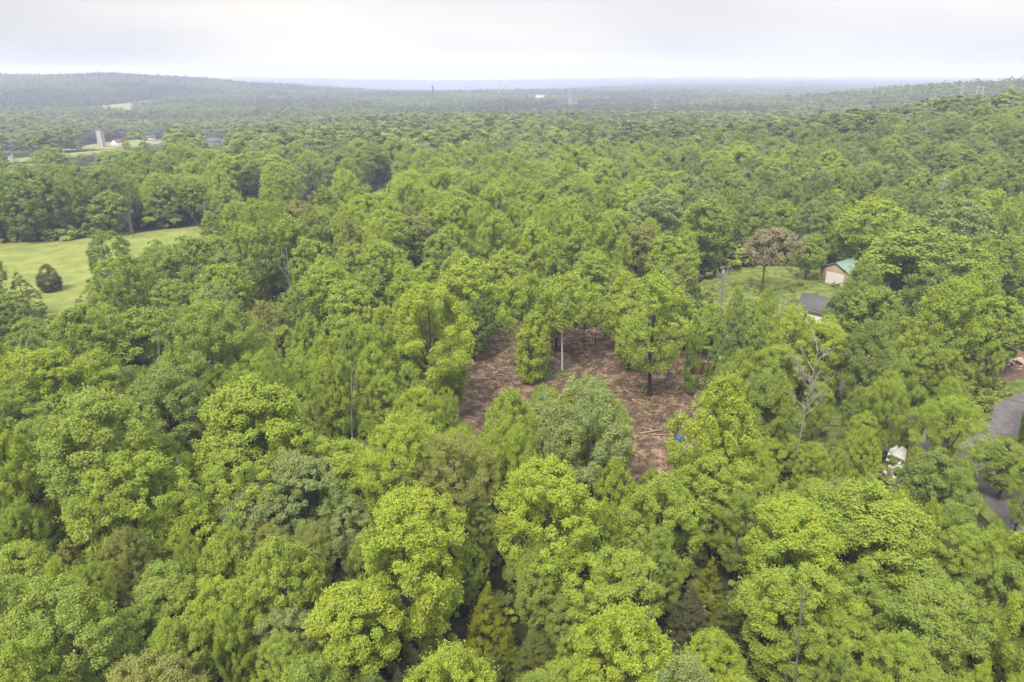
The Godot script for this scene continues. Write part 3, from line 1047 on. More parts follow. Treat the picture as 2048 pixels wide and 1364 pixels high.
	var cottage := house("house", "brown low house at the edge of the valley meadow", "house", Vector3(-555.84, -24.72, -787.64), 0.2, 7.5, 5.0, 3.2, 6.2, tan_wall, red_roof, white, glass, 3)
	var far_house := house("house", "tiny white house among trees on the far plain", "house", Vector3(-330.72, -26.61, -1634.72), 0.4, 7, 5, 6, 9, white, white, white, glass, 2)
	var far_barn := house("building", "long white-roofed building on the far crest", "building", Vector3(97.25, -32.06, -2608.42), 0.05, 16, 6, 3, 5, white, white, white, glass, 4)
	var far_shed := house("building", "small white building on the far crest beyond the centre", "building", Vector3(-20.27, -30.76, -2670.01), 0.2, 9, 6, 6, 9, white, white, white, glass, 2)
	var mid_house := house("house", "white-sided house peeping out of distant treetops", "house", Vector3(-184.37, -27.47, -1375.61), 0.5, 8, 6, 7, 11, white, shingle, white, glass, 3)
	var edge_house := house("house", "white-walled house at the very edge of the valley view", "house", Vector3(-410.94, -8.42, -566.86), 0.5, 6, 5, 5, 8, white, shingle, white, glass, 2)
	pylon("pale lattice pylon standing alone on the left in front of the wooded hill", Vector3(693.94, -1.80, -1121.25), 0.5, 40, steel)
	pylon("lattice pylon with spread arms, the middle one on the wooded hill", Vector3(716.55, 0.08, -1119.25), 0.5, 38, steel)
	pylon("lattice pylon just right of the middle one on the wooded hill", Vector3(720.09, -0.19, -1111.50), 0.5, 38, steel)
	pylon("faint lattice pylon over the tan far field", Vector3(151.22, -28.14, -1896.25), 0.2, 42, steel)
	pylon("grey lattice pylon amid the far forest", Vector3(242.55, -25.75, -1218.75), 0.2, 40, steel)
	pylon("very faint pylon on the hazy crest", Vector3(-119.55, -27.65, -2025.00), 0.1, 46, steel)
	pylon("hazy pylon with wide arms on the far crest", Vector3(-42.27, -29.60, -2371.88), 0.1, 50, steel)
	pylon("second hazy wide-armed pylon beside its twin on the far crest", Vector3(-19.87, -31.19, -2415.00), 0.1, 48, steel)
	pylon("barely visible pylon in the haze of the far plain", Vector3(786.14, -33.81, -2616.25), 0.1, 44, steel)
	wire("lowest pale cable running from the hill pylons out of the frame", Vector3(715.1, 24.1, -1111.5), Vector3(975.1, 18.1, -981.5), 9.0, .11, steel)
	wire("second pale cable running from the hill pylons out of the frame", Vector3(725.1, 24.1, -1111.5), Vector3(985.1, 18.1, -981.5), 9.0, .11, steel)
	wire("third pale cable running from the hill pylons out of the frame", Vector3(726.1, 29.4, -1111.5), Vector3(986.1, 23.4, -981.5), 9.0, .11, steel)
	wire("topmost pale cable running from the hill pylons out of the frame", Vector3(725.1, 34.8, -1111.5), Vector3(985.1, 28.8, -981.5), 9.0, .11, steel)
	wire("lower cable sagging from the hill pylon away over the forest", Vector3(687.9, 23.8, -1121.2), Vector3(393.9, 9.8, -1451.2), 8.0, .11, steel)
	wire("upper cable sagging from the hill pylon away over the forest", Vector3(687.9, 29.4, -1121.2), Vector3(393.9, 15.4, -1451.2), 8.0, .11, steel)
	var mast := thing("radio_mast", "slim dark radio mast rising above the far treetops", "radio mast", Vector3(-202.95, -31.93, -1860.00))
	part("pole", bars([[Vector3(0, 0, 0), Vector3(0, 55, 0)]], .8), dark_wood, mast)
	for y in [47.0, 51.0, 54.0]:
		part("antenna_ring", bars([[Vector3(-3.2, y, 0), Vector3(3.2, y, 0)], [Vector3(0, y, -3.2), Vector3(0, y, 3.2)]], .7), dark_wood, mast)

func build_clearing() -> void:
	var tan_log := noisy(lin(0.128, 0.089, 0.054), lin(0.247, 0.188, 0.128), 1.0, 61)
	var grey_log := noisy(lin(0.084, 0.074, 0.061), lin(0.158, 0.138, 0.116), 1.0, 62)
	var dark_log := noisy(lin(.06, .045, .035), lin(.14, .11, .085), 1.0, 63)
	var pale_log := bark_pale
	tag(part("log", log_mesh(400, 8.5, 0.1, 3), grey_log, self, Vector3(-11.86, 0.05, -111.24), Vector3(0, 0.3, 0)), "long grey pole-like log at the clearing's left corner", "log", "logs left lying after the felling")
	tag(part("log", log_mesh(401, 2.6, 0.12, 1), pale_log, self, Vector3(-7.03, 0.05, -112.01), Vector3(0, -0.5, 0)), "short pale log beside the long grey pole", "log", "logs left lying after the felling")
	tag(part("log", log_mesh(402, 2.2, 0.14, 1), tan_log, self, Vector3(-5.80, 0.05, -120.49), Vector3(0, 0.2, 0)), "orange-tan split log standing out near the clearing's left side", "log", "logs left lying after the felling")
	tag(part("log", log_mesh(403, 3.5, 0.1, 2), pale_log, self, Vector3(-4.07, 0.05, -129.59), Vector3(0, 0.05, 0)), "pale log lying level in the left part of the clearing", "log", "logs left lying after the felling")
	tag(part("log", log_mesh(404, 3.6, 0.09, 2), pale_log, self, Vector3(0.42, 0.05, -129.59), Vector3(0, 0.1, 0)), "thin pale branch just left of the golden-green tree's foot", "log", "logs left lying after the felling")
	tag(part("log", log_mesh(405, 1.6, 0.14, 0), pale_log, self, Vector3(-1.73, 0.05, -134.73), Vector3(0, 0.1, 0)), "stubby white log among the chips behind the left logs", "log", "logs left lying after the felling")
	tag(part("log", log_mesh(406, 3.8, 0.1, 2), tan_log, self, Vector3(12.13, 0.05, -127.15), Vector3(0, 0.6, 0)), "forked tan branch between the white-stemmed tree and the grey-green tree", "log", "logs left lying after the felling")
	tag(part("log", log_mesh(407, 3.4, 0.08, 1), tan_log, self, Vector3(7.63, 0.05, -127.63), Vector3(0, -0.1, 0)), "thin tan log in front of the white-stemmed tree", "log", "logs left lying after the felling")
	tag(part("log", log_mesh(408, 2.8, 0.09, 1), pale_log, self, Vector3(22.78, 0.05, -131.10), Vector3(0, 0.1, 0)), "pale log left of the oak's foot", "log", "logs left lying after the felling")
	tag(part("log", log_mesh(409, 2.6, 0.08, 1), pale_log, self, Vector3(24.70, 0.05, -128.61), Vector3(0, -1.0, 0)), "slanting pale branch between the pale log and the oak", "log", "logs left lying after the felling")
	tag(part("log", log_mesh(410, 4.2, 0.1, 3), dark_log, self, Vector3(21.81, 0.05, -135.52), Vector3(0, 0.8, 0)), "dark twiggy bough at the back of the clearing", "log", "logs left lying after the felling")
	tag(part("log", log_mesh(411, 2.8, 0.09, 1), pale_log, self, Vector3(25.90, 0.05, -119.18), Vector3(0, -0.5, 0)), "pale branch on the chips just in front of the oak", "log", "logs left lying after the felling")
	tag(part("log", log_mesh(412, 3.6, 0.11, 2), pale_log, self, Vector3(33.83, 0.05, -123.17), Vector3(0, 0.4, 0)), "curved pale bough right of the oak", "log", "logs left lying after the felling")
	tag(part("log", log_mesh(413, 2.8, 0.13, 1), pale_log, self, Vector3(32.37, 0.05, -114.39), Vector3(0, 0.05, 0)), "pale log right of the clearing's bare middle", "log", "logs left lying after the felling")
	tag(part("log", log_mesh(414, 4.6, 0.15, 3), tan_log, self, Vector3(32.51, 0.05, -111.04), Vector3(0, 0.0, 0)), "heavy tan log near the weeds at the clearing's right side", "log", "logs left lying after the felling")
	tag(part("log", log_mesh(415, 8.5, 0.12, 2), tan_log, self, Vector3(28.35, 0.05, -105.88), Vector3(0, 0.02, 0)), "very long tan pole lying beside the blue barrel", "log", "logs left lying after the felling")
	tag(part("log", log_mesh(416, 4.5, 0.2, 4), tan_log, self, Vector3(24.72, 0.05, -106.77), Vector3(0, 0.3, 0)), "rusty tan root-ended log in the brush heap", "log", "logs left lying after the felling")
	tag(part("log", log_mesh(417, 3.8, 0.16, 4), dark_log, self, Vector3(25.89, 0.05, -108.23), Vector3(0, -0.4, 0)), "dark log crossing the rusty one in the brush heap", "log", "logs left lying after the felling")
	tag(part("log", log_mesh(418, 3.0, 0.14, 2), tan_log, self, Vector3(23.02, 0.05, -105.70), Vector3(0, 0.7, 0)), "broken tan log at the brush heap's near end", "log", "logs left lying after the felling")
	tag(part("log", log_mesh(419, 5.0, 0.1, 4), grey_log, self, Vector3(33.34, 0.05, -106.41), Vector3(0, 0.1, 0)), "grey branchy log among the weeds behind the blue barrel", "log", "logs left lying after the felling")
	tag(part("log", log_mesh(420, 4.0, 0.09, 2), grey_log, self, Vector3(22.42, 0.05, -148.56), Vector3(0, 0.3, 0)), "grey log at the shaded rim behind the white-stemmed tree", "log", "logs left lying after the felling")
	tag(part("log", log_mesh(421, 3.0, 0.1, 1), grey_log, self, Vector3(4.65, 0.05, -165.80), Vector3(0, 0.1, 0)), "small grey log deep in the shaded corner of the clearing", "log", "logs left lying after the felling")
	tag(part("log", log_mesh(422, 2.4, 0.16, 1), pale_log, self, Vector3(17.84, 0.05, -84.91), Vector3(0, 0.6, 0)), "pale broken log at the clearing's tip near the dark forked trunk", "log", "logs left lying after the felling")
	tag(part("log", log_mesh(423, 2.6, 0.15, 3), tan_log, self, Vector3(0.46, 0.05, -88.38), Vector3(0, 1.0, 0)), "splintered tan stump log in the gap behind the yellow-green front tree", "log", "logs left lying after the felling")
	tag(part("log", log_mesh(424, 6.0, 0.2, 2), grey_log, self, Vector3(54.10, 0.05, -102.09), Vector3(0, 0.18, 0)), "upper grey log of the pair lying in the roadside glade", "log", "logs left lying after the felling")
	tag(part("log", log_mesh(425, 6.4, 0.2, 1), grey_log, self, Vector3(54.27, 0.05, -99.95), Vector3(0, 0.22, 0)), "lower grey log of the pair lying in the roadside glade", "log", "logs left lying after the felling")
	tag(part("log", log_mesh(426, 5.0, 0.14, 2), dark_log, self, Vector3(53.45, 0.05, -103.61), Vector3(0, -0.05, 0)), "dark log behind the pair of grey logs", "log", "logs left lying after the felling")
	tag(part("log", log_mesh(427, 6.0, 0.12, 2), dark_log, self, Vector3(57.21, 0.05, -109.34), Vector3(0, -0.06, 0)), "long dark log across the grass of the roadside glade", "log", "logs left lying after the felling")
	tag(part("log", log_mesh(428, 5.0, 0.1, 1), dark_log, self, Vector3(57.90, 0.05, -112.01), Vector3(0, -0.04, 0)), "dark pole farthest up the roadside glade", "log", "logs left lying after the felling")
	tag(part("log", log_mesh(429, 4.6, 0.1, 1), tan_log, self, Vector3(53.44, 0.05, -106.77), Vector3(0, 0.03, 0)), "thin tan pole lying left in the roadside glade", "log", "logs left lying after the felling")
	var outline := PackedVector2Array([Vector2(-12.9, -135.5), Vector2(-3.0, -160.3), Vector2(4.6, -165.8), Vector2(16.7, -170.5), Vector2(27.3, -162.1), Vector2(35.9, -148.6), Vector2(46.1, -139.1), Vector2(39.7, -119.8), Vector2(36.3, -104.3), Vector2(32.4, -96.2), Vector2(24.8, -87.7), Vector2(19.7, -85.2), Vector2(16.4, -87.7), Vector2(15.0, -100.9), Vector2(8.7, -109.7), Vector2(0.5, -104.3), Vector2(-3.5, -93.2), Vector2(-8.4, -100.9), Vector2(-12.1, -113.6)])
	var glade := PackedVector2Array([Vector2(56.2, -122.0), Vector2(66.1, -119.8), Vector2(63.3, -109.7), Vector2(58.2, -102.6), Vector2(52.0, -100.1), Vector2(48.9, -104.3)])
	var r := RandomNumberGenerator.new()
	r.seed = 91
	var debris := Node3D.new()
	debris.name = "wood_debris"
	add_child(debris)
	tag(debris, "broken branches, bark and wood chips strewn over the brown clearing", "debris", "", "stuff")
	var lo := Vector2(1e9, 1e9)
	var hi := -lo
	for p in outline:
		lo = lo.min(p)
		hi = hi.max(p)
	var heapn := FastNoiseLite.new()
	heapn.seed = 17
	heapn.frequency = .09
	for kind in 4:
		var spots := []
		var tints := []
		for k in [5200, 2600, 800, 2600][kind]:
			var p := Vector2(r.randf_range(lo.x, hi.x), r.randf_range(lo.y, hi.y))
			if not Geometry2D.is_point_in_polygon(p, outline):
				continue
			var pile := heapn.get_noise_2d(p.x, p.y)
			if kind < 3 and pile < .05 and r.randf() < .62:
				continue
			var s := r.randf_range(.4, 1.3) * (1.7 if r.randf() < .12 else 1.0)
			var turn := heapn.get_noise_2d(p.x * .4 + 50.0, p.y * .4) * 4.0 + r.randfn() * .7
			var b := Basis(Vector3.UP, turn) * Basis(Vector3.FORWARD, r.randf_range(-.3, .3)) * Basis.from_scale(Vector3(s, r.randf_range(.7, 1.4), r.randf_range(.7, 1.4)))
			spots.append(Transform3D(b, Vector3(p.x, .06 + maxf(0.0, pile - .1) * r.randf() * 2.2, p.y)))
			var v := r.randf_range(.6, 1.35)
			tints.append([Color(.080, .060, .042), Color(.124, .098, .069), Color(.30, .24, .165), Color(.062, .046, .031)][kind] * v)
		var m: Mesh = [log_mesh(71, 1.6, .045, 2), log_mesh(72, 1.1, .055, 1), log_mesh(73, 1.2, .05, 1), rock_mesh(74)][kind]
		if kind == 3:
			for i in spots.size():
				spots[i] = Transform3D(spots[i].basis * Basis.from_scale(Vector3(.55, .22, .4)), spots[i].origin)
		var mat := paint(Color.WHITE, .95, .2)
		mat.vertex_color_use_as_albedo = true
		many("sticks", debris, m, mat, spots, tints)
	var mound := thing("mulch_mound", "low dark red mound of mulch at the back right corner of the clearing", "mulch mound", Vector3(40.86, 0.00, -133.67), .35)
	var mv := PackedVector3Array()
	var mi := PackedInt32Array()
	for i in 13:
		for j in 13:
			var a := Vector2(i / 6.0 - 1.0, j / 6.0 - 1.0)
			var f := maxf(0.0, 1.0 - a.length_squared())
			mv.append(Vector3(a.x * 3.0, pow(f, .7) * 1.9 + r.randf_range(-.06, .06) - .05, a.y * 1.9))
	for i in 12:
		for j in 12:
			var q := i * 13 + j
			mi.append_array(PackedInt32Array([q, q + 13, q + 1, q + 1, q + 13, q + 14]))
	part("heap", mesh_of(mv, mi), noisy(lin(.030, .005, .006), lin(.050, .010, .011), 1.2, 64, 4.0), mound)
	var barrel := thing("barrel", "blue plastic barrel lying on the bright weeds of the clearing", "barrel", Vector3(28.97, 0.36, -103.96), .5)
	var blue := paint(lin(.015, .075, .30), .4, .5)
	var bm := CylinderMesh.new()
	bm.top_radius = .34
	bm.bottom_radius = .34
	bm.height = 1.05
	bm.radial_segments = 24
	part("drum", bm, blue, barrel, Vector3.ZERO, Vector3(PI / 2, 0, .5))
	for y in [-.5, -.18, .18, .5]:
		var ring := TorusMesh.new()
		ring.inner_radius = .32
		ring.outer_radius = .375
		var o := part("rib", ring, blue, barrel)
		o.transform = Transform3D(Basis.from_euler(Vector3(PI / 2, 0, .5)), Basis.from_euler(Vector3(PI / 2, 0, .5)) * Vector3(0, y, 0))
	var stump := thing("root_ball", "black root ball of an overturned stump among the roadside logs", "root ball", Vector3(55.01, 0.00, -106.06), .3)
	part("root_mass", rock_mesh(81), dark_log, stump, Vector3(0, .55, 0)).scale = Vector3(1.8, 1.4, 1.2)
	for k in 7:
		var a := TAU * k / 7.0
		part("root", bars([[Vector3(0, .6, 0), Vector3(cos(a) * .8, .7 + sin(a) * .5, .3), Vector3(cos(a) * 1.4, .5 + sin(a) * .9, .1)]], .07), dark_log, stump)
	var bough := thing("fallen_bough", "bleached forked bough lying across the grassy bank", "fallen bough", Vector3(59.85, 2.20, -93.23))
	part("limb", bars([[Vector3(-1.6, 2.6, -2.0), Vector3(.6, 1.2, -.4), Vector3(2.0, .4, .2), Vector3(4.4, -.4, .6), Vector3(6.6, -.8, 1.2)]], .07), bark_grey, bough)
	part("fork", bars([[Vector3(2.0, .4, .2), Vector3(3.6, 1.2, -1.4), Vector3(5.6, 1.9, -3.2)], [Vector3(4.4, -.4, .6), Vector3(5.6, .2, .2)]], .06), bark_grey, bough)

func build_trees() -> void:
	tree(14.6, -40.8, 16.6, 7.8, "oval_b_near", 4, "grey-green oval tree, the second in front of the lime green dome-topped tree", 3.91)
	tree(-16.9, -41.5, 15.7, 7.6, "oval_a_near", 2, "mid-green oval tree, the third left of the vivid lower-edge tree", 4.66)
	tree(-40.8, -42.2, 16.9, 7.6, "oval_a_near", 1, "light green oval tree, the twelfth left of the ragged lime tree", 4.99)
	tree(-31.0, -42.9, 14.3, 8.9, "domed_c_near", 5, "olive many-domed tree, the third in front of the ragged lime tree", 5.92)
	tree(32.3, -43.0, 16.9, 7.1, "feather_a_near", 1, "light green fine-leaved tree, the third right of the bare two-stemmed snag", 4.65)
	tree(39.5, -43.1, 14.5, 4.2, "oval_b_near", 0, "small bright yellow-green oval tree, the sixth in front of the double yellow line", 5.79)
	tree(-4.9, -43.3, 15.8, 8.2, "oval_a_near", 0, "vivid yellow-green tree cut by the lower frame edge, beside the golden conifer's foot", 0.18)
	tree(1.5, -43.5, 12.2, 5.0, "oval_a_near", 2, "small mid-green oval tree, the nearest right of the vivid lower-edge tree", 2.92)
	tree(10.2, -45.3, 18.1, 9.4, "oval_a_near", 0, "tall lime green dome-topped tree in the front row, brightest of the nearby crowns", 5.92)
	tree(30.1, -46.4, 12.1, 4.1, "feather_b_near", 2, "small mid-green fine-leaved tree, the nearest in front of the bare two-stemmed snag", 4.08)
	tree(-21.3, -47.2, 12.6, 5.5, "feather_a_near", 1, "small light green fine-leaved tree, the second in front of the ragged lime tree", 5.66)
	tree(5.8, -47.5, 9.3, 6.2, "round_a_near", 1, "low light olive crown tucked in front of the lime green dome-topped tree", 0.71)
	tree(-18.1, -47.5, 10.0, 4.6, "oval_b_near", 2, "small mid-green oval tree, the second left of the vivid lower-edge tree", 2.95)
	tree(-41.0, -48.9, 17.2, 11.2, "domed_b_near", 2, "large mid-green many-domed tree, the seventh in front of the bright toothed tree", 1.55)
	tree(-32.0, -49.1, 12.4, 6.2, "oval_b_near", 1, "small light green oval tree, the second left of the ragged lime tree", 3.41)
	tree(19.0, -49.3, 11.2, 5.8, "oval_a_near", 0, "small bright yellow-green oval tree, the nearest right of the lime green dome-topped tree", 3.6)
	tree(39.1, -49.6, 16.1, 10.4, "domed_c_near", 2, "mid-green many-domed tree, the fourth right of the bare two-stemmed snag", 0.08)
	tree(-11.1, -50.0, 6.0, 3.5, "conifer_a_near", 9, "low brown cedar bush in front of the grey-brown cedar", 1.36, "conifer", "conifer")
	tree(32.3, -50.8, 12.0, 5.7, "domed_a_near", 1, "small light green many-domed tree, the nearest right of the bare two-stemmed snag", 1.76)
	tree(-27.1, -51.0, 12.7, 4.1, "oval_a_near", 1, "small light green oval tree, the nearest in front of the ragged lime tree", 5.75)
	tree(-38.3, -51.1, 11.2, 7.5, "round_a_near", 2, "mid-green rounded tree, the fourth left of the ragged lime tree", 4.81)
	tree(45.9, -51.5, 12.2, 5.1, "oval_b_near", 0, "small bright yellow-green oval tree, the fourth in front of the double yellow line", 1.0)
	tree(27.2, -51.9, 15.9, 10.3, "domed_b_near", 1, "spreading light green tree partly hiding a bare two-stemmed snag", 5.01)
	tree(-22.2, -51.9, 11.6, 6.0, "sparse_near", 4, "small grey-green sparse tree, the second right of the ragged lime tree", 0.87)
	tree(-16.4, -52.0, 14.4, 9.7, "round_a_near", 0, "round bright yellow-green tree standing between the brown cedars and the yellow-flecked maple", 3.88)
	tree(2.2, -52.1, 9.4, 5.7, "conifer_a_near", 8, "olive brown-tipped conifer just behind the golden one's foot, in front of a gap", 0.8, "conifer", "conifer")
	tree(6.1, -52.3, 9.4, 3.7, "oval_b_near", 1, "small light green oval tree, the nearest left of the lime green dome-topped tree", 0.01)
	tree(-1.6, -52.3, 6.5, 3.7, "conifer_a_near", 8, "small dull olive conifer leaning against the foot of the golden conifer", 5.47, "conifer", "conifer")
	tree(-10.1, -52.4, 6.6, 4.1, "conifer_a_near", 9, "grey-brown cedar beside the vivid yellow-green tree at the frame's edge", 1.32, "conifer", "conifer")
	tree(18.5, -52.5, 6.6, 4.3, "conifer_a_near", 9, "greyish brown cedar at the lower edge, beside the small lime tree", 1.35, "conifer", "conifer")
	tree(43.0, -54.9, 13.4, 6.6, "round_b_near", 2, "small mid-green rounded tree, the third in front of the double yellow line", 6.17)
	tree(35.4, -55.1, 13.7, 6.4, "round_b_near", 2, "small mid-green rounded tree, the second right of the bare two-stemmed snag", 5.48)
	tree(-29.7, -55.2, 12.1, 7.9, "domed_b_near", 0, "bright lime tree with a ragged top, in the front row of the wood", 1.82)
	tree(50.9, -55.8, 14.1, 7.3, "oval_a_near", 2, "mid-green oval tree, the second in front of the double yellow line", 6.04)
	tree(-2.4, -55.8, 11.5, 6.3, "conifer_a_near", 7, "golden-yellow conifer with a pointed top, standing among the dark gaps of the front row", 3.39, "conifer", "conifer")
	tree(-23.9, -56.0, 16.5, 8.6, "oval_a_near", 1, "light green oval tree with small spiky leaf tufts, behind the ragged lime tree", 4.26)
	tree(-43.4, -56.1, 13.6, 4.3, "feather_a_near", 1, "small light green fine-leaved tree, the fourth in front of the bright toothed tree", 1.29)
	tree(-36.3, -56.7, 12.0, 8.0, "round_a_near", 2, "mid-green rounded tree, the nearest left of the ragged lime tree", 5.91)
	tree(11.0, -56.8, 14.2, 9.6, "round_b_near", 1, "light olive-green tree behind the lime green dome-topped tree", 4.34)
	tree(-47.1, -57.1, 13.4, 5.2, "oval_a_near", 0, "small bright yellow-green oval tree, the sixth in front of the bright toothed tree", 6.07)
	tree(5.6, -57.2, 9.0, 4.9, "round_a_near", 2, "small mid-green rounded tree, the second left of the lime green dome-topped tree", 5.61)
	tree(19.2, -57.6, 9.5, 5.5, "conifer_a_near", 9, "dark brown cedar under the gold-tipped slender conifer", 1.88, "conifer", "conifer")
	tree(4.7, -57.6, 7.5, 3.9, "conifer_a_near", 8, "slim brownish conifer in the shade beside the lime green dome-topped tree", 2.27, "conifer", "conifer")
	tree(-10.7, -57.8, 20.4, 13.3, "domed_c_near", 0, "broad maple flecked with yellow and orange leaves, front of the wood", 1.04)
	tree(29.4, -58.7, 18.8, 12.2, "domed_c_near", 0, "large pale lime tree with several domes, in front of the old fallen logs", 0.92)
	tree(24.3, -58.7, 8.7, 4.8, "conifer_a_near", 8, "olive cedar hemmed in between the gold-tipped conifer and the pale lime tree", 0.41, "conifer", "conifer")
	tree(3.0, -60.1, 12.9, 6.7, "oval_a_near", 2, "small mid-green oval tree, the nearest right of the golden conifer", 1.89)
	tree(16.4, -60.6, 14.3, 5.7, "feather_b_near", 2, "small mid-green fine-leaved tree, the second behind the lime green dome-topped tree", 3.79)
	tree(39.8, -60.7, 19.4, 13.0, "round_a_near", 1, "broad light green round-headed tree below the white concrete slab", 0.02)
	tree(49.5, -60.8, 14.3, 7.8, "feather_a_near", 1, "light green fine-leaved tree, the nearest left of the double yellow line", 4.26)
	tree(-53.9, -60.8, 12.6, 8.5, "round_a_near", 1, "light green rounded tree, the third left of the bright toothed tree", 2.12)
	tree(-42.3, -61.1, 14.2, 5.4, "feather_a_near", 5, "small olive fine-leaved tree, the nearest in front of the bright toothed tree", 1.95)
	tree(-32.1, -61.4, 13.5, 6.2, "round_a_near", 1, "small light green rounded tree, the nearest behind the ragged lime tree", 5.14)
	tree(59.2, -61.4, 15.1, 9.5, "round_a_near", 0, "bright yellow-green rounded tree, the nearest right of the double yellow line", 3.02)
	tree(-22.7, -61.9, 13.9, 5.4, "feather_b_near", 5, "small olive fine-leaved tree, the third in front of the bluish cluster-headed tree", 1.98)
	tree(-36.3, -62.2, 13.0, 3.8, "oval_a_near", 1, "small light green oval tree, the second behind the ragged lime tree", 3.02)
	tree(22.7, -62.7, 9.0, 4.2, "conifer_a_near", 7, "slender conifer with a gold-tinged tip, above the brown cedars", 4.43, "conifer", "conifer")
	tree(53.1, -62.8, 13.3, 5.2, "feather_b_near", 1, "small light green fine-leaved tree, the nearest in front of the double yellow line", 0.36)
	tree(-5.3, -62.8, 11.1, 4.6, "feather_b_near", 1, "small light green fine-leaved tree, the nearest behind the golden conifer", 6.12)
	tree(-50.2, -63.0, 11.2, 4.5, "oval_b_near", 5, "small olive oval tree, the third in front of the bright toothed tree", 0.14)
	tree(4.2, -64.7, 19.8, 12.9, "domed_c_near", 0, "tall yellow-green tree just in front of the large grey-green tree by the clearing", 4.71)
	tree(-27.7, -65.7, 11.4, 5.6, "feather_b_near", 5, "small olive fine-leaved tree, the second in front of the bluish cluster-headed tree", 5.31)
	tree(17.5, -65.8, 18.0, 9.3, "oval_a_near", 1, "oval light green tree at the near tip of the clearing", 0.11)
	tree(-57.7, -66.2, 13.7, 5.4, "feather_a_near", 1, "small light green fine-leaved tree, the second left of the bright toothed tree", 4.95)
	tree(51.3, -66.4, 13.5, 7.2, "oval_a_near", 2, "mid-green oval tree, the nearest in front of the dark tree by the road", 2.3)
	tree(10.5, -66.8, 13.3, 5.0, "oval_a_near", 0, "small bright yellow-green oval tree, the third in front of the large grey-green clearing tree", 3.63)
	tree(-44.5, -67.2, 19.5, 12.7, "domed_c_near", 1, "large bright tree with a toothed outline, in front of two thin white snags", 0.06)
	tree(27.6, -67.7, 14.1, 5.9, "feather_a_near", 2, "small mid-green fine-leaved tree, the nearest left of the large pale lime tree", 0.29)
	tree(-38.4, -68.4, 13.7, 9.2, "round_a_near", 0, "rounded yellow-green tree with two tiers of foliage", 1.14)
	tree(-3.9, -70.3, 10.5, 5.7, "feather_a_near", 2, "small mid-green fine-leaved tree, the second right of the yellow-flecked maple", 6.0)
	tree(-30.7, -71.0, 13.2, 8.9, "round_a_near", 4, "grey-green rounded tree, the nearest left of the bluish cluster-headed tree", 1.23)
	tree(-10.5, -71.0, 15.7, 8.2, "sparse_near", 5, "olive sparse tree, the nearest behind the yellow-flecked maple", 4.75)
	tree(40.7, -71.2, 13.3, 7.3, "feather_a_near", 4, "grey-green willow-like tree below the fallen logs", 5.84)
	tree(-20.0, -71.2, 10.5, 7.1, "round_b_near", 4, "grey-green rounded tree, the nearest left of the yellow-flecked maple", 5.92)
	tree(-61.6, -71.6, 20.6, 7.3, "oval_b_near", 0, "bright yellow-green oval tree, the second left of the very wide mid-green tree", 2.16)
	tree(30.6, -71.7, 14.9, 4.8, "feather_b_near", 1, "small light green fine-leaved tree, the third behind the large pale lime tree", 2.23)
	tree(12.6, -72.3, 15.9, 5.8, "oval_a_near", 0, "small bright yellow-green oval tree, the nearest in front of the large grey-green clearing tree", 3.3)
	tree(-40.4, -72.4, 13.1, 3.9, "oval_b_near", 4, "small grey-green oval tree, the third right of the bright toothed tree", 4.87)
	tree(25.8, -73.3, 15.4, 10.3, "round_b_near", 1, "light green rounded tree, the second in front of the big yellow-green oval tree", 0.68)
	tree(-51.1, -73.3, 24.7, 16.1, "domed_a_near", 2, "very wide mid-green tree above the open dark gap in the wood", 4.7)
	tree(-14.1, -73.4, 21.2, 11.6, "feather_a_near", 0, "fine-leaved yellow-green tree below the thin bare poles", 5.01)
	tree(-29.0, -73.5, 9.0, 6.0, "round_b_near", 2, "small mid-green rounded tree, the nearest in front of the bluish cluster-headed tree", 5.4)
	tree(-35.0, -73.6, 15.9, 10.7, "round_b_near", 1, "light green rounded tree, the second left of the bluish cluster-headed tree", 0.23)
	tree(-7.3, -73.6, 19.2, 10.5, "feather_b_near", 5, "thin olive tree through which brown ground shows, near the long fallen pole", 5.94)
	tree(45.2, -73.8, 12.9, 5.9, "oval_a_near", 2, "small mid-green oval tree, the nearest left of the white concrete slab", 0.57)
	tree(-26.5, -74.2, 15.5, 10.1, "domed_a_near", 4, "bluish grey-green cluster-headed tree, palest of its neighbours", 2.14)
	tree(1.5, -74.5, 19.6, 6.2, "feather_b_near", 1, "small light green fine-leaved tree, the second left of the large grey-green clearing tree", 3.84)
	tree(54.8, -75.4, 14.5, 9.2, "round_b_near", 3, "dark green tree beside the road, hiding its bend", 5.77)
	tree(36.8, -76.3, 8.4, 3.5, "feather_a_near", 1, "small light green fine-leaved tree, the nearest behind the large pale lime tree", 2.13)
	tree(-21.1, -76.3, 15.4, 10.3, "round_a_near", 1, "light green rounded tree, the nearest right of the bluish cluster-headed tree", 5.8)
	tree(-43.3, -76.4, 13.9, 5.2, "feather_b_near", 0, "small bright yellow-green fine-leaved tree, the second right of the bright toothed tree", 3.42)
	tree(-59.2, -76.5, 14.5, 4.5, "feather_b_near", 5, "small olive fine-leaved tree, the nearest in front of the very wide mid-green tree", 1.96)
	tree(40.4, -77.0, 10.1, 6.4, "round_a_near", 1, "small light green rounded tree, the second behind the large pale lime tree", 1.99)
	tree(9.9, -78.9, 22.9, 13.4, "domed_b_near", 4, "large grey-green tree standing up against the near side of the brown clearing", 1.11)
	tree(43.3, -78.9, 14.1, 3.8, "oval_b_near", 1, "small light green oval tree, the nearest left of the vivid lime tree by the bank", 0.49)
	tree(-0.2, -79.1, 17.5, 6.8, "round_a_near", 1, "light green rounded tree, the fourth left of the large grey-green clearing tree", 0.93)
	tree(28.8, -79.2, 24.2, 12.0, "oval_b_near", 0, "big yellow-green oval tree covering the far corner of the clearing's near edge", 4.33)
	tree(-28.7, -79.9, 16.9, 11.3, "round_b_near", 1, "large light green rounded tree, the nearest behind the bluish cluster-headed tree", 6.26)
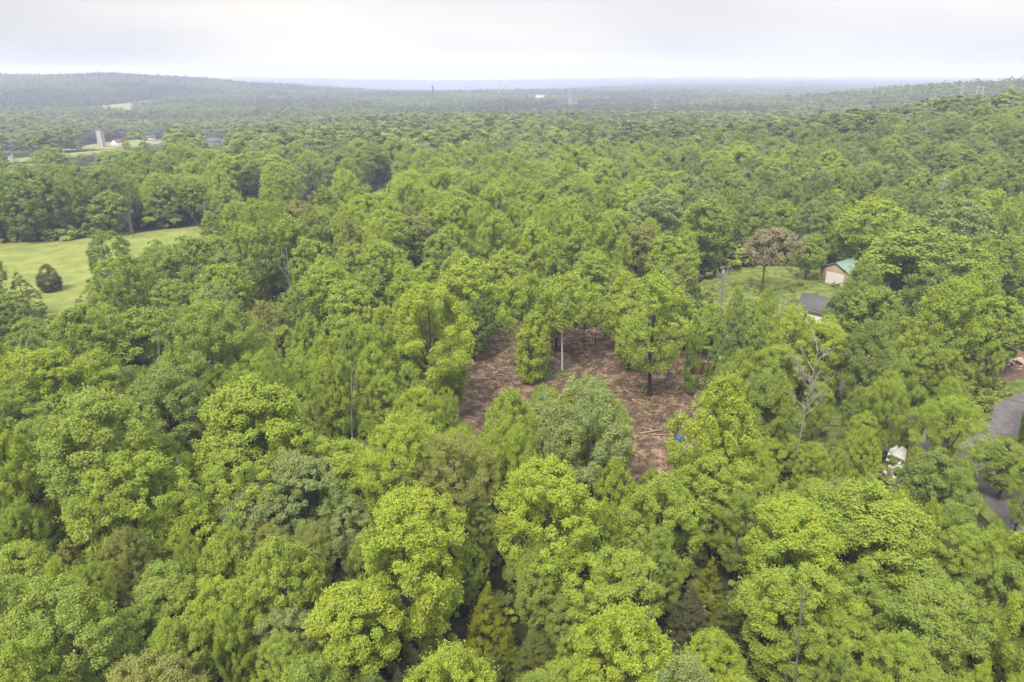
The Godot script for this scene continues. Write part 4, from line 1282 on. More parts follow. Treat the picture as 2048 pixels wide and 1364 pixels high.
	tree(-39.0, -80.1, 14.7, 7.6, "oval_a_near", 0, "bright yellow-green oval tree, the nearest in front of the pale olive frayed tree", 1.01)
	tree(19.3, -80.3, 9.4, 4.5, "oval_a_near", 1, "small light green oval tree, the nearest right of the large grey-green clearing tree", 0.3)
	tree(35.0, -81.5, 10.6, 5.0, "oval_a_near", 1, "small light green oval tree, the nearest in front of the big yellow-green oval tree", 6.2)
	tree(-36.0, -82.4, 22.6, 15.2, "round_a_near", 1, "wide pale olive tree with a frayed leafy top", 3.35)
	tree(-48.2, -82.8, 13.4, 5.6, "oval_a_near", 1, "small light green oval tree, the nearest right of the bright toothed tree", 2.55)
	tree(42.2, -83.3, 11.7, 5.2, "feather_b_near", 0, "small bright yellow-green fine-leaved tree, the nearest in front of the fallen logs by the road", 1.49)
	tree(25.0, -84.3, 9.8, 4.1, "oval_a_near", 1, "small light green oval tree, the nearest left of the big yellow-green oval tree", 3.73)
	tree(-13.7, -85.5, 15.1, 8.6, "round_a_near", 1, "light green rounded tree, the fourth right of the pale forked snag", 5.19)
	tree(62.6, -85.9, 17.9, 9.8, "feather_a_near", 1, "feathery light green tree in front of the paved forecourt", 2.86)
	tree(50.7, -86.4, 12.6, 5.3, "oval_a_near", 0, "vivid lime tree next to the grassy bank and the road", 2.65)
	tree(73.1, -86.7, 10.1, 6.8, "round_a_near", 2, "mid-green rounded tree, the nearest in front of the paved forecourt", 0.35)
	tree(0.1, -89.2, 17.3, 9.0, "oval_a_near", 1, "slim light green tree beside the large grey-green tree, at the clearing's edge", 5.75)
	tree(-32.3, -90.8, 14.7, 6.3, "feather_b_near", 5, "small olive fine-leaved tree, the nearest right of the pale olive frayed tree", 0.21)
	tree(-50.9, -90.9, 19.7, 13.2, "round_b_near", 3, "dark grey-green tree beside the very wide mid-green tree", 3.1)
	tree(-14.2, -91.6, 16.5, 7.9, "domed_a_near", 0, "bright yellow-green many-domed tree, the third right of the pale forked snag", 5.27)
	tree(42.7, -92.0, 8.4, 5.3, "round_a_near", 1, "small light green rounded tree, the nearest left of the fallen logs by the road", 0.82)
	tree(38.5, -92.1, 19.8, 7.0, "round_a_near", 2, "mid-green rounded tree, the nearest left of the broad-topped pale dead tree", 4.59)
	tree(-73.6, -92.4, 16.2, 10.9, "round_b_near", 2, "mid-green rounded tree, the nearest left of the very wide mid-green tree", 5.96)
	tree(-68.3, -95.1, 15.7, 4.3, "oval_b_near", 0, "small bright yellow-green oval tree, the nearest behind the very wide mid-green tree", 3.96)
	tree(5.9, -95.6, 14.2, 5.7, "feather_b_near", 4, "small grey-green fine-leaved tree, the nearest left of the large grey-green clearing tree", 4.95)
	tree(-32.8, -95.8, 15.0, 6.0, "oval_a_near", 1, "small light green oval tree, the nearest left of the pale forked snag", 0.67)
	tree(55.6, -95.9, 10.2, 4.7, "round_a_near", 0, "small bright yellow-green rounded tree, the nearest behind the vivid lime tree by the bank", 2.73)
	tree(12.9, -95.9, 16.0, 9.1, "domed_b_near", 4, "grey-green many-domed tree, the nearest behind the large grey-green clearing tree", 0.94)
	tree(68.7, -96.5, 15.9, 4.8, "feather_a_near", 0, "small bright yellow-green fine-leaved tree, the nearest behind the feathery forecourt tree", 5.3)
	tree(59.0, -96.6, 15.4, 6.3, "domed_c_near", 1, "small light green many-domed tree, the second left of the feathery forecourt tree", 1.85)
	tree(-73.7, -97.7, 20.4, 13.3, "domed_a_near", 0, "large bright yellow-green many-domed tree, the third behind the very wide mid-green tree", 2.85)
	tree(-20.7, -97.9, 15.4, 7.2, "feather_a_near", 1, "feathery light green tree standing beside the pale forked snag", 6.28)
	tree(-28.0, -98.1, 18.5, 7.5, "domed_b_near", 1, "fan-topped light green tree behind the pale forked snag", 5.35)
	tree(-38.2, -98.6, 20.0, 6.0, "feather_a_near", 2, "small mid-green fine-leaved tree, the second behind the pale olive frayed tree", 6.13)
	tree(-10.6, -98.7, 12.9, 4.0, "feather_b_near", 1, "small light green fine-leaved tree, the third in front of the large knobbly yellow-green tree", 2.85)
	tree(65.7, -99.1, 12.7, 5.2, "domed_b_near", 2, "small mid-green many-domed tree, the nearest left of the feathery forecourt tree", 3.07)
	tree(57.8, -101.2, 11.9, 4.8, "domed_a_near", 2, "small mid-green many-domed tree, the second behind the vivid lime tree by the bank", 4.58)
	tree(-50.4, -102.6, 14.3, 4.9, "oval_a_near", 1, "small light green oval tree, the nearest left of the pale olive frayed tree", 3.01)
	tree(62.8, -102.8, 13.9, 5.1, "feather_b_near", 0, "small bright yellow-green fine-leaved tree, the third left of the feathery forecourt tree", 1.83)
	tree(51.5, -102.8, 12.1, 4.9, "domed_a_near", 1, "small light green many-domed tree, the nearest right of the broad-topped pale dead tree", 2.54)
	tree(-17.6, -103.3, 14.7, 6.0, "oval_a_near", 2, "small mid-green oval tree, the second right of the pale forked snag", 0.92)
	tree(-34.8, -103.5, 16.3, 6.5, "feather_a_near", 1, "small light green fine-leaved tree, the nearest left of the fan-topped light green tree", 2.37)
	tree(-22.9, -103.8, 18.3, 8.0, "round_b_near", 1, "light green rounded tree, the nearest right of the fan-topped light green tree", 6.21)
	tree(-69.5, -104.5, 16.7, 11.2, "round_b_near", 1, "large light green rounded tree, the second behind the very wide mid-green tree", 6.03)
	tree(-42.2, -105.2, 16.3, 9.8, "round_b_near", 1, "light green rounded tree, the nearest behind the pale olive frayed tree", 3.94)
	tree(66.0, -106.8, 15.1, 5.7, "round_a_near", 2, "small mid-green rounded tree, the fourth left of the feathery forecourt tree", 3.14)
	tree(-28.1, -107.8, 20.7, 7.5, "oval_b_near", 2, "mid-green oval tree, the second behind the fan-topped light green tree", 2.13)
	tree(-51.9, -109.8, 23.7, 15.4, "domed_c_near", 2, "wide dark-bottomed green tree with a pale snag before it", 0.56)
	tree(-84.8, -109.9, 18.4, 6.2, "oval_b_near", 4, "small grey-green oval tree, the third in front of the lone brown cedar", 1.71)
	tree(39.3, -111.7, 11.9, 5.5, "feather_b_near", 2, "small mid-green fine-leaved tree, the nearest right of the dark red mound", 4.91)
	tree(-11.6, -112.1, 15.9, 8.3, "oval_a_near", 2, "narrow mid-green tree at the clearing's left rim", 5.45)
	tree(63.2, -112.5, 19.3, 10.0, "oval_a_near", 3, "dark green oval tree, the fourth right of the broad-topped pale dead tree", 2.27)
	tree(47.9, -113.1, 14.3, 9.3, "domed_a_near", 1, "light green many-domed tree, the nearest behind the broad-topped pale dead tree", 4.94)
	tree(-34.3, -114.2, 15.7, 6.7, "oval_a_near", 0, "small bright yellow-green oval tree, the nearest behind the fan-topped light green tree", 4.87)
	tree(79.3, -114.5, 12.9, 7.2, "domed_b_near", 1, "light green tree with two tufts beside the small dark shed", 4.36)
	tree(-14.8, -114.7, 25.0, 17.3, "domed_b_near", 0, "large yellow-green tree with knobbly foliage, left of the clearing", 4.17)
	tree(-39.3, -115.5, 12.6, 6.6, "domed_c_near", 1, "small light green many-domed tree, the second left of the fan-topped light green tree", 4.77)
	tree(-26.1, -115.9, 17.7, 8.1, "feather_a_near", 1, "light green fine-leaved tree, the second right of the fan-topped light green tree", 2.28)
	tree(74.3, -116.5, 16.4, 8.5, "sparse_near", 1, "light green sparse tree, the third left of the small dark shed", 4.42)
	tree(-77.8, -116.7, 20.9, 14.0, "round_b_near", 2, "large mid-green rounded tree, the nearest in front of the lone brown cedar", 1.76)
	tree(57.7, -117.3, 17.5, 11.4, "domed_a_near", 0, "large bright yellow-green many-domed tree, the second behind the broad-topped pale dead tree", 3.05)
	tree(42.7, -118.2, 11.5, 4.1, "feather_a_mid", 0, "small bright yellow-green fine-leaved tree, the second right of the dark red mound", 4.83)
	tree(38.7, -119.5, 14.0, 4.5, "oval_b_mid", 3, "dark grey-green tree next to the dark red mound", 4.34)
	tree(-73.1, -119.6, 11.7, 7.9, "round_a_mid", 2, "mid-green rounded tree, the second left of the wide dark-bottomed green tree", 1.85)
	tree(53.7, -120.7, 19.5, 10.7, "feather_b_mid", 0, "airy lime tree half hiding the grey-roofed house", 5.94)
	tree(92.4, -121.1, 12.2, 5.1, "round_b_mid", 1, "small light green rounded tree, the nearest behind the small dark shed", 4.08)
	tree(-70.9, -121.5, 18.2, 12.2, "round_a_mid", 2, "large mid-green rounded tree, the nearest left of the wide dark-bottomed green tree", 3.65)
	tree(27.3, -121.6, 25.3, 15.4, "feather_b_mid", 1, "tall ragged oak with its dark trunk rooted in the clearing", 0.07)
	tree(-30.8, -121.9, 16.9, 9.3, "round_b_mid", 1, "light green rounded tree, the fourth behind the fan-topped light green tree", 3.44)
	tree(35.4, -122.2, 16.5, 3.6, "column_mid", 2, "small mid-green slender tree, the nearest right of the ragged clearing oak", 1.57)
	tree(47.3, -122.7, 16.9, 7.3, "oval_b_mid", 2, "mid-green oval tree, the second left of the grey-roofed house", 4.22)
	tree(83.9, -124.4, 23.1, 13.2, "domed_b_mid", 1, "wide light green tree above the rock heap", 2.91)
	tree(63.0, -126.1, 15.6, 8.5, "feather_b_mid", 1, "light green fine-leaved tree, the second in front of the grey-roofed house", 5.13)
	tree(-35.2, -126.9, 14.9, 7.1, "oval_a_mid", 2, "mid-green oval tree, the third behind the fan-topped light green tree", 4.07)
	tree(4.0, -128.1, 15.5, 8.0, "column_mid", 0, "small golden-green column-shaped tree standing alone in the brown clearing", 5.01)
	tree(-40.3, -128.2, 15.4, 6.3, "oval_b_mid", 1, "small light green oval tree, the third in front of the bare grey stem cluster", 2.18)
	tree(-97.9, -128.7, 13.6, 8.2, "round_b_mid", 2, "mid-green rounded tree, the second in front of the lone brown cedar", 4.04)
	tree(76.2, -128.8, 15.1, 6.5, "oval_b_mid", 2, "small mid-green oval tree, the sixth right of the grey-roofed house", 4.63)
	tree(47.8, -129.6, 14.4, 6.6, "oval_a_mid", 3, "small dark green oval tree, the third right of the dark red mound", 5.2)
	tree(-26.6, -130.8, 16.0, 6.7, "feather_b_mid", 0, "small bright yellow-green fine-leaved tree, the nearest left of the large knobbly yellow-green tree", 2.2)
	tree(-47.8, -131.9, 11.2, 7.5, "round_b_mid", 1, "light green rounded tree, the third left of the fan-topped light green tree", 5.29)
	tree(101.2, -132.3, 17.3, 11.6, "round_a_mid", 1, "large light green rounded tree, the nearest behind the rock heap", 5.46)
	tree(-52.1, -133.1, 16.4, 8.5, "oval_b_mid", 5, "small yellowish-brown crown beside thin white stems", 4.32)
	tree(10.8, -133.7, 21.9, 10.6, "high_mid", 1, "white-stemmed tree whose bare pale trunk rises from the clearing to a light crown", 6.13, "tree", "tree", bark_white)
	tree(3.6, -133.9, 21.9, 10.9, "domed_b_mid", 1, "broad light green tree behind the small golden-green tree", 6.01)
	tree(25.2, -134.4, 11.4, 7.6, "round_a_mid", 1, "light green rounded tree, the nearest left of the ragged clearing oak", 3.25)
	tree(-63.0, -136.3, 18.7, 9.8, "round_a_mid", 4, "grey-green rounded tree, the nearest in front of the dark brown dead tree", 3.32)
	tree(95.1, -137.8, 20.4, 11.7, "domed_c_mid", 1, "large light green many-domed tree, the third behind the rock heap", 1.04)
	tree(54.3, -138.2, 17.8, 5.3, "column_mid", 1, "small light green slender tree, the nearest left of the grey-roofed house", 5.25)
	tree(48.0, -138.2, 17.1, 4.6, "column_mid", 2, "small mid-green slender tree, the second in front of the thin brownish yard tree", 5.89)
	tree(40.9, -138.5, 9.9, 5.5, "high_mid", 1, "small light green high-crowned tree, the second right of the ragged clearing oak", 3.0)
	tree(-8.2, -139.1, 15.1, 8.1, "oval_b_mid", 3, "dark tree with a short bare trunk on the far rim of the clearing", 4.34)
	tree(78.5, -139.8, 17.4, 11.7, "round_b_mid", 2, "large mid-green rounded tree, the second right of the green-roofed barn", 4.52)
	tree(-34.5, -140.0, 18.2, 12.2, "round_a_mid", 1, "large light green rounded tree, the fifth left of the large knobbly yellow-green tree", 4.59)
	tree(-46.3, -141.3, 17.3, 8.3, "oval_b_mid", 2, "mid-green oval tree, the nearest in front of the bare grey stem cluster", 1.08)
	tree(-88.0, -141.7, 18.3, 8.4, "oval_b_mid", 2, "mid-green oval tree, the second in front of the dark pasture-edge tree", 4.9)
	tree(76.1, -143.2, 17.4, 9.1, "oval_b_mid", 3, "dark slim tree in front of the green-roofed barn", 3.65)
	tree(-111.3, -143.3, 12.8, 8.6, "round_b_mid", 3, "dark green rounded tree, the second left of the lone brown cedar", 4.18)
	tree(74.1, -143.3, 15.4, 8.0, "oval_a_mid", 3, "dark green oval tree, the nearest right of the grey-roofed house", 2.64)
	tree(24.1, -144.2, 19.6, 10.2, "oval_b_mid", 0, "bright yellow-green oval tree, the nearest in front of the slender light green column", 3.92)
	tree(-24.1, -144.4, 20.7, 10.8, "oval_b_mid", 1, "light green oval tree, the second behind the large knobbly yellow-green tree", 4.87)
	tree(-6.6, -145.2, 13.4, 7.0, "oval_a_mid", 3, "dark small tree with a bare trunk base at the clearing's far rim", 4.0)
	tree(16.6, -145.5, 12.1, 7.2, "high_mid", 1, "thin dark-stemmed sapling behind the white-stemmed tree in the clearing", 4.52)
	tree(103.5, -146.2, 20.2, 9.9, "oval_a_mid", 1, "light green oval tree, the fourth behind the rock heap", 0.17)
	tree(45.8, -146.9, 10.8, 7.1, "feather_a_mid", 1, "light green fine-leaved tree, the third right of the ragged clearing oak", 1.0)
	tree(-10.4, -147.2, 21.4, 14.4, "round_a_mid", 0, "yellow-topped pale tree at the far side of the clearing", 2.77)
	tree(95.1, -147.3, 20.2, 11.7, "domed_a_mid", 3, "large dark green many-domed tree, the fifth behind the rock heap", 4.08)
	tree(19.5, -148.6, 11.3, 5.6, "high_mid", 1, "small light green high-crowned tree, the second right of the white-stemmed tree", 1.38)
	tree(-78.0, -148.8, 15.8, 10.6, "round_a_mid", 2, "mid-green rounded tree, the nearest left of the dark brown dead tree", 4.31)
	tree(-31.3, -148.9, 19.1, 10.8, "oval_a_mid", 2, "mid-green oval tree, the second left of the large knobbly yellow-green tree", 3.96)
	tree(-87.7, -150.1, 21.6, 14.0, "domed_b_mid", 2, "large mid-green many-domed tree, the nearest in front of the dark pasture-edge tree", 0.26)
	tree(-66.3, -150.7, 19.4, 13.0, "round_b_mid", 1, "large light green rounded tree, the nearest right of the dark brown dead tree", 2.96)
	tree(-117.0, -151.1, 12.3, 9.5, "round_a_mid", 2, "mid-green rounded tree, the nearest left of the lone brown cedar", 1.42)
	tree(-44.0, -152.2, 19.5, 13.1, "round_b_mid", 1, "large light green rounded tree, the third right of the bare grey stem cluster", 0.34)
	tree(81.7, -152.8, 20.0, 8.5, "oval_a_mid", 2, "mid-green oval tree, the nearest right of the green-roofed barn", 0.84)
	tree(35.6, -154.9, 18.4, 10.8, "oval_b_mid", 2, "mid-green oval tree, the third behind the ragged clearing oak", 1.99)
	tree(-19.5, -156.5, 18.0, 11.8, "oval_b_mid", 1, "large light green oval tree, the nearest left of the yellow-topped pale tree", 1.14)
	tree(-76.8, -158.9, 16.1, 9.5, "feather_b_mid", 3, "dark green fine-leaved tree, the third behind the wide dark-bottomed green tree", 1.21)
	tree(112.1, -160.8, 20.6, 12.4, "oval_a_mid", 1, "large light green oval tree, the sixth behind the rock heap", 0.22)
	tree(-0.3, -161.4, 12.6, 7.3, "high_mid", 1, "light green high-crowned tree, the second right of the yellow-topped pale tree", 2.92)
	tree(98.7, -163.4, 25.0, 25.7, "round_a_mid", 2, "big dense mid-green tree overhanging the green-roofed barn", 2.39)
	tree(-47.2, -163.6, 18.2, 8.9, "oval_b_mid", 0, "bright yellow-green oval tree, the second right of the bare grey stem cluster", 3.84)
	tree(42.5, -166.4, 15.9, 8.8, "round_b_mid", 5, "olive rounded tree, the fourth behind the ragged clearing oak", 3.71)
	tree(-125.4, -166.8, 13.3, 8.7, "conifer_a_mid", 3, "dark pointed evergreen at the pasture's near corner", 1.49, "conifer", "conifer")
	tree(-73.2, -168.5, 17.8, 12.9, "domed_a_mid", 3, "large dark green many-domed tree, the second right of the dark brown dead tree", 5.67)
	tree(20.5, -169.8, 17.7, 11.9, "round_b_mid", 1, "large light green rounded tree, the second left of the slender light green column", 0.0)
	tree(-2.4, -171.9, 17.0, 11.4, "round_a_mid", 0, "large bright yellow-green rounded tree, the nearest right of the yellow-topped pale tree", 2.55)
	tree(-33.8, -171.9, 19.8, 13.3, "round_b_mid", 1, "large light green rounded tree, the fourth left of the yellow-topped pale tree", 1.75)
	tree(-83.3, -172.9, 20.9, 14.0, "round_b_mid", 2, "large mid-green rounded tree, the nearest behind the dark brown dead tree", 2.58)
	tree(130.1, -174.5, 20.8, 13.2, "domed_a_mid", 1, "large light green many-domed tree, the seventh behind the rock heap", 0.72)
	tree(41.7, -175.0, 20.1, 13.5, "round_a_mid", 1, "large light green rounded tree, the third right of the slender light green column", 5.22)
	tree(-92.9, -176.1, 16.2, 9.4, "domed_c_mid", 2, "mid-green many-domed tree, the second left of the dark brown dead tree", 2.35)
	tree(9.2, -176.3, 18.6, 9.7, "oval_b_mid", 1, "light green oval tree, the fourth behind the white-stemmed tree", 0.23)
	tree(-54.6, -176.6, 19.2, 13.1, "oval_b_mid", 1, "large light green oval tree, the nearest right of the bare grey stem cluster", 3.85)
	tree(-43.4, -176.7, 18.0, 11.1, "domed_a_mid", 1, "large light green many-domed tree, the fifth right of the bare grey stem cluster", 0.6)
	tree(-71.8, -177.1, 23.6, 8.7, "oval_b_mid", 1, "light green oval tree, the nearest left of the bare grey stem cluster", 3.42)
	tree(30.1, -179.3, 19.2, 6.6, "column_mid", 1, "slender light green column of a tree among rounder ones", 2.13)
	tree(-36.1, -182.4, 22.7, 8.4, "feather_a_mid", 0, "bright yellow-green fine-leaved tree, the sixth in front of the brownish-black spruce", 3.65)
	tree(47.9, -182.8, 18.9, 9.7, "oval_b_mid", 1, "light green oval tree, the third left of the thin brownish yard tree", 6.02)
	tree(17.7, -182.9, 23.2, 13.2, "oval_b_mid", 1, "large light green oval tree, the fourth left of the slender light green column", 5.14)
	tree(-67.1, -183.4, 22.0, 10.4, "oval_a_mid", 2, "mid-green oval tree, the second behind the bare grey stem cluster", 2.63)
	tree(130.7, -185.8, 18.0, 10.9, "oval_b_mid", 2, "mid-green oval tree, the eighth behind the rock heap", 5.11)
	tree(-82.1, -187.0, 17.2, 13.1, "round_b_mid", 2, "large mid-green rounded tree, the second behind the dark brown dead tree", 4.03)
	tree(6.2, -187.3, 21.6, 12.0, "oval_b_mid", 0, "large bright yellow-green oval tree, the fourth right of the yellow-topped pale tree", 2.32)
	tree(-114.9, -187.7, 18.9, 12.7, "domed_a_mid", 3, "tall dark tree standing alone at the pasture's edge", 0.89)
	tree(-61.6, -188.7, 22.9, 10.9, "oval_a_mid", 1, "light green oval tree, the nearest behind the bare grey stem cluster", 3.74)
	tree(27.5, -188.9, 21.4, 8.9, "oval_a_mid", 1, "light green oval tree, the nearest left of the slender light green column", 3.54)
	tree(-19.5, -189.0, 17.4, 11.7, "round_a_mid", 2, "large mid-green rounded tree, the nearest behind the yellow-topped pale tree", 6.01)
	tree(72.5, -189.2, 19.0, 13.9, "high_mid", 6, "thin brownish tree with sparse foliage on a dark trunk, in the grassy yard", 6.08)
	tree(-134.5, -191.2, 8.0, 7.2, "conifer_b_mid", 9, "lone egg-shaped brown cedar on a short trunk in the open pasture", 3.82, "conifer", "conifer")
	tree(-46.3, -192.9, 22.1, 9.4, "oval_b_mid", 5, "olive oval tree, the sixth in front of the grey many-stemmed bare tree", 2.21)
	tree(-5.2, -194.1, 22.6, 12.3, "domed_a_mid", 1, "large light green many-domed tree, the third behind the yellow-topped pale tree", 5.61)
	tree(36.5, -195.5, 19.6, 12.8, "round_b_mid", 5, "large olive rounded tree, the nearest right of the slender light green column", 0.01)
	tree(17.1, -197.3, 22.4, 11.6, "domed_b_mid", 1, "large light green many-domed tree, the fifth left of the slender light green column", 0.68)
	tree(-38.0, -197.8, 22.3, 15.3, "round_a_mid", 1, "large light green rounded tree, the fourth in front of the brownish-black spruce", 3.55)
	tree(133.5, -201.3, 25.0, 19.8, "round_a_mid", 4, "tall bluish-green tree beyond the barn tree", 3.86)
	tree(-18.5, -201.7, 17.2, 14.2, "domed_b_mid", 1, "large light green many-domed tree, the second behind the yellow-topped pale tree", 0.88)
	tree(11.7, -202.8, 23.7, 10.1, "feather_b_mid", 1, "light green fine-leaved tree, the ninth left of the slender light green column", 3.95)
	tree(90.6, -203.2, 14.5, 9.7, "round_b_mid", 2, "small round tree just behind the tan gable of the barn", 5.6)
	tree(41.9, -203.4, 18.8, 8.7, "oval_a_mid", 0, "bright yellow-green oval tree, the nearest in front of the broad grey-green dome", 2.36)
	tree(22.4, -204.0, 24.0, 8.4, "oval_a_mid", 1, "light green oval tree, the third left of the slender light green column", 2.71)
	tree(149.9, -204.9, 23.5, 10.0, "oval_b_mid", 1, "light green oval tree, the tenth behind the rock heap", 1.42)
	tree(31.9, -205.2, 21.0, 11.6, "round_b_mid", 1, "large light green rounded tree, the nearest behind the slender light green column", 1.83)
	tree(59.2, -205.2, 24.3, 16.3, "round_a_mid", 2, "large mid-green rounded tree, the second right of the broad grey-green dome", 6.11)
	tree(-50.2, -205.5, 22.9, 12.6, "domed_b_mid", 0, "large bright yellow-green many-domed tree, the second left of the brownish-black spruce", 2.39)
	tree(107.8, -207.3, 25.0, 21.9, "domed_a_mid", 0, "large yellow-green tree rising behind the green-roofed barn", 6.04)
	tree(-112.5, -211.0, 10.7, 8.2, "oval_b_mid", 1, "light green oval tree, the nearest right of the dark pasture-edge tree", 5.74)
	tree(-8.4, -211.6, 22.7, 10.1, "feather_a_mid", 1, "light green fine-leaved tree, the fourth behind the yellow-topped pale tree", 3.74)
	tree(-67.3, -211.8, 23.0, 15.3, "domed_b_mid", 5, "large olive many-domed tree, the second in front of the grey many-stemmed bare tree", 1.63)
	tree(-56.9, -212.3, 19.9, 12.4, "oval_b_mid", 2, "large mid-green oval tree, the third in front of the grey many-stemmed bare tree", 6.16)
	tree(-30.9, -212.7, 18.0, 15.7, "round_b_mid", 5, "large olive rounded tree, the third left of the yellow-topped pale tree", 3.12)
	tree(-81.2, -212.9, 23.2, 10.9, "domed_b_mid", 1, "large light green many-domed tree, the second left of the grey many-stemmed bare tree", 2.61)
	tree(-17.5, -219.3, 23.2, 13.9, "round_b_mid", 0, "large bright yellow-green rounded tree, the fourth right of the brownish-black spruce", 2.0)
	tree(-46.1, -219.3, 23.5, 14.3, "round_a_mid", 0, "large bright yellow-green rounded tree, the second in front of the brownish-black spruce", 6.18)
	tree(45.4, -219.4, 25.0, 18.5, "round_a_mid", 4, "broad grey-green dome standing out above the wood beyond the clearing", 3.09)
	tree(6.2, -223.5, 20.0, 9.0, "oval_b_mid", 1, "light green oval tree, the seventh right of the yellow-topped pale tree", 1.8)
	tree(19.7, -223.7, 22.3, 15.8, "domed_a_mid", 0, "large bright yellow-green many-domed tree, the fifth left of the broad grey-green dome", 3.0)
	tree(-28.2, -224.2, 18.3, 11.2, "oval_a_mid", 1, "large light green oval tree, the second right of the brownish-black spruce", 0.77)
	tree(66.6, -225.0, 22.3, 14.6, "domed_b_mid", 4, "large grey-green many-domed tree, the nearest left of the thin brownish yard tree", 3.9)
	tree(-92.2, -225.5, 19.0, 8.3, "oval_a_mid", 1, "light green oval tree, the third left of the grey many-stemmed bare tree", 2.78)
	tree(84.0, -228.8, 19.2, 12.6, "oval_a_mid", 2, "large mid-green oval tree, the nearest behind the thin brownish yard tree", 1.84)
	tree(-43.2, -229.2, 21.8, 13.0, "round_a_mid", 0, "large bright yellow-green rounded tree, the nearest in front of the brownish-black spruce", 4.91)
	tree(-54.0, -230.1, 22.7, 9.0, "oval_b_mid", 0, "bright yellow-green oval tree, the nearest left of the brownish-black spruce", 5.19)
	tree(135.7, -230.5, 22.0, 14.1, "domed_c_mid", 3, "large dark green many-domed tree, the fourth right of the green-roofed barn", 0.08)
	tree(0.1, -230.9, 17.9, 9.4, "oval_b_mid", 1, "light green oval tree, the eighth behind the yellow-topped pale tree", 3.34)
	tree(93.0, -233.5, 18.7, 12.6, "oval_a_mid", 1, "large light green oval tree, the second behind the thin brownish yard tree", 1.72)
	tree(-36.4, -233.8, 18.0, 9.8, "feather_a_mid", 5, "olive fine-leaved tree, the third in front of the brownish-black spruce", 5.87)
	tree(-105.3, -235.1, 15.2, 8.3, "oval_b_mid", 1, "light green oval tree, the third behind the dark brown dead tree", 4.91)
	tree(62.8, -237.6, 22.2, 15.8, "domed_c_mid", 3, "large dark green many-domed tree, the nearest right of the broad grey-green dome", 1.54)
	tree(103.9, -237.7, 18.4, 12.2, "feather_b_mid", 4, "large grey-green fine-leaved tree, the second right of the thin brownish yard tree", 1.68)
	tree(-7.5, -239.3, 23.0, 14.3, "domed_b_mid", 1, "large light green many-domed tree, the seventh right of the brownish-black spruce", 0.97)
	tree(-82.4, -239.3, 23.5, 9.4, "oval_b_mid", 1, "light green oval tree, the nearest left of the grey many-stemmed bare tree", 6.21)
	tree(-19.4, -239.4, 22.4, 15.4, "round_b_mid", 1, "large light green rounded tree, the third right of the brownish-black spruce", 1.84)
	tree(159.2, -241.1, 22.4, 11.4, "oval_a_mid", 2, "large mid-green oval tree, the twelfth right of the green-roofed barn", 3.82)
	tree(-65.3, -241.2, 22.6, 12.7, "oval_a_mid", 2, "large mid-green oval tree, the nearest in front of the grey many-stemmed bare tree", 2.98)
	tree(-28.8, -241.2, 20.2, 10.0, "oval_b_mid", 0, "bright yellow-green oval tree, the nearest right of the brownish-black spruce", 4.05)
	tree(76.4, -241.7, 21.4, 8.5, "oval_b_mid", 2, "mid-green oval tree, the fourth behind the thin brownish yard tree", 3.79)
	tree(117.5, -243.6, 17.8, 9.7, "oval_a_mid", 2, "mid-green oval tree, the nearest behind the green-roofed barn", 4.67)
	tree(85.5, -243.7, 23.8, 10.8, "oval_b_mid", 4, "grey-green oval tree, the third behind the thin brownish yard tree", 0.74)
	tree(131.0, -244.0, 21.6, 11.7, "feather_a_mid", 2, "large mid-green fine-leaved tree, the fourth behind the green-roofed barn", 4.78)
	tree(34.4, -244.2, 25.0, 11.7, "column_mid", 1, "large light green slender tree, the second left of the broad grey-green dome", 1.89)
	tree(-54.6, -306.9, 18.0, 7.8, "conifer_a_mid", 9, "brownish-black spruce rising from the wood far beyond the clearing", 3.35, "conifer", "conifer")
	filler(60.5, -78.8, 10.6, 4.1, "domed_c_near", 2, 2.11)
	filler(55.9, -127.7, 15.1, 7.9, "feather_a_mid", 0, 1.86)
	filler(10.2, -146.6, 16.4, 10.6, "round_a_mid", 1, 3.33)
	filler(-92.5, -132.2, 14.3, 7.2, "sparse_mid", 1, 2.92)
	filler(25.1, -153.7, 11.9, 6.3, "high_mid", 2, 2.27)
	filler(8.7, -163.6, 11.9, 6.4, "high_mid", 2, 4.68)
	filler(36.1, -140.8, 10.4, 6.9, "high_mid", 2, 3.71)
	filler(15.5, -157.1, 11.4, 5.4, "high_mid", 2, 0.23)
	filler(-10.1, -35.1, 14.9, 7.5, "oval_a_near", 1, 1.59)
	filler(-99.5, -118.3, 14.3, 8.6, "round_b_mid", 1, 2.86)
	filler(8.4, -87.3, 18.1, 8.1, "oval_b_near", 1, 5.76)
	filler(41.4, -37.8, 14.4, 5.4, "oval_b_near", 1, 5.58)
	filler(-85.5, -97.4, 15.5, 8.5, "domed_c_near", 0, 3.43)
	filler(26.4, -35.7, 19.1, 6.8, "oval_a_near", 2, 0.09)
	filler(10.1, -34.9, 16.9, 5.4, "oval_a_near", 1, 4.89)
	filler(-62.8, -92.1, 16.1, 8.1, "round_a_near", 2, 2.69)
	filler(33.9, -66.6, 13.8, 6.0, "domed_b_near", 3, 3.62)
	filler(7.1, -71.4, 14.3, 6.4, "oval_b_near", 0, 4.45)
	filler(-61.4, -66.4, 15.5, 5.9, "oval_a_near", 2, 3.97)
	filler(-58.3, -99.7, 14.5, 8.1, "domed_c_near", 2, 3.03)
	filler(-45.2, -99.0, 15.7, 5.6, "feather_a_near", 2, 5.73)
	filler(92.2, -104.2, 17.8, 6.9, "oval_a_near", 2, 2.42)
	filler(-47.3, -118.5, 11.5, 7.0, "domed_b_mid", 0, 2.46)
	filler(-48.8, -50.3, 15.8, 8.9, "round_b_near", 2, 5.35)
	filler(-23.8, -36.8, 16.0, 8.2, "oval_a_near", 1, 1.23)
	filler(49.0, -47.0, 20.5, 7.4, "domed_b_near", 1, 1.86)
	filler(-22.4, -86.5, 9.5, 7.5, "domed_c_near", 4, 5.21)
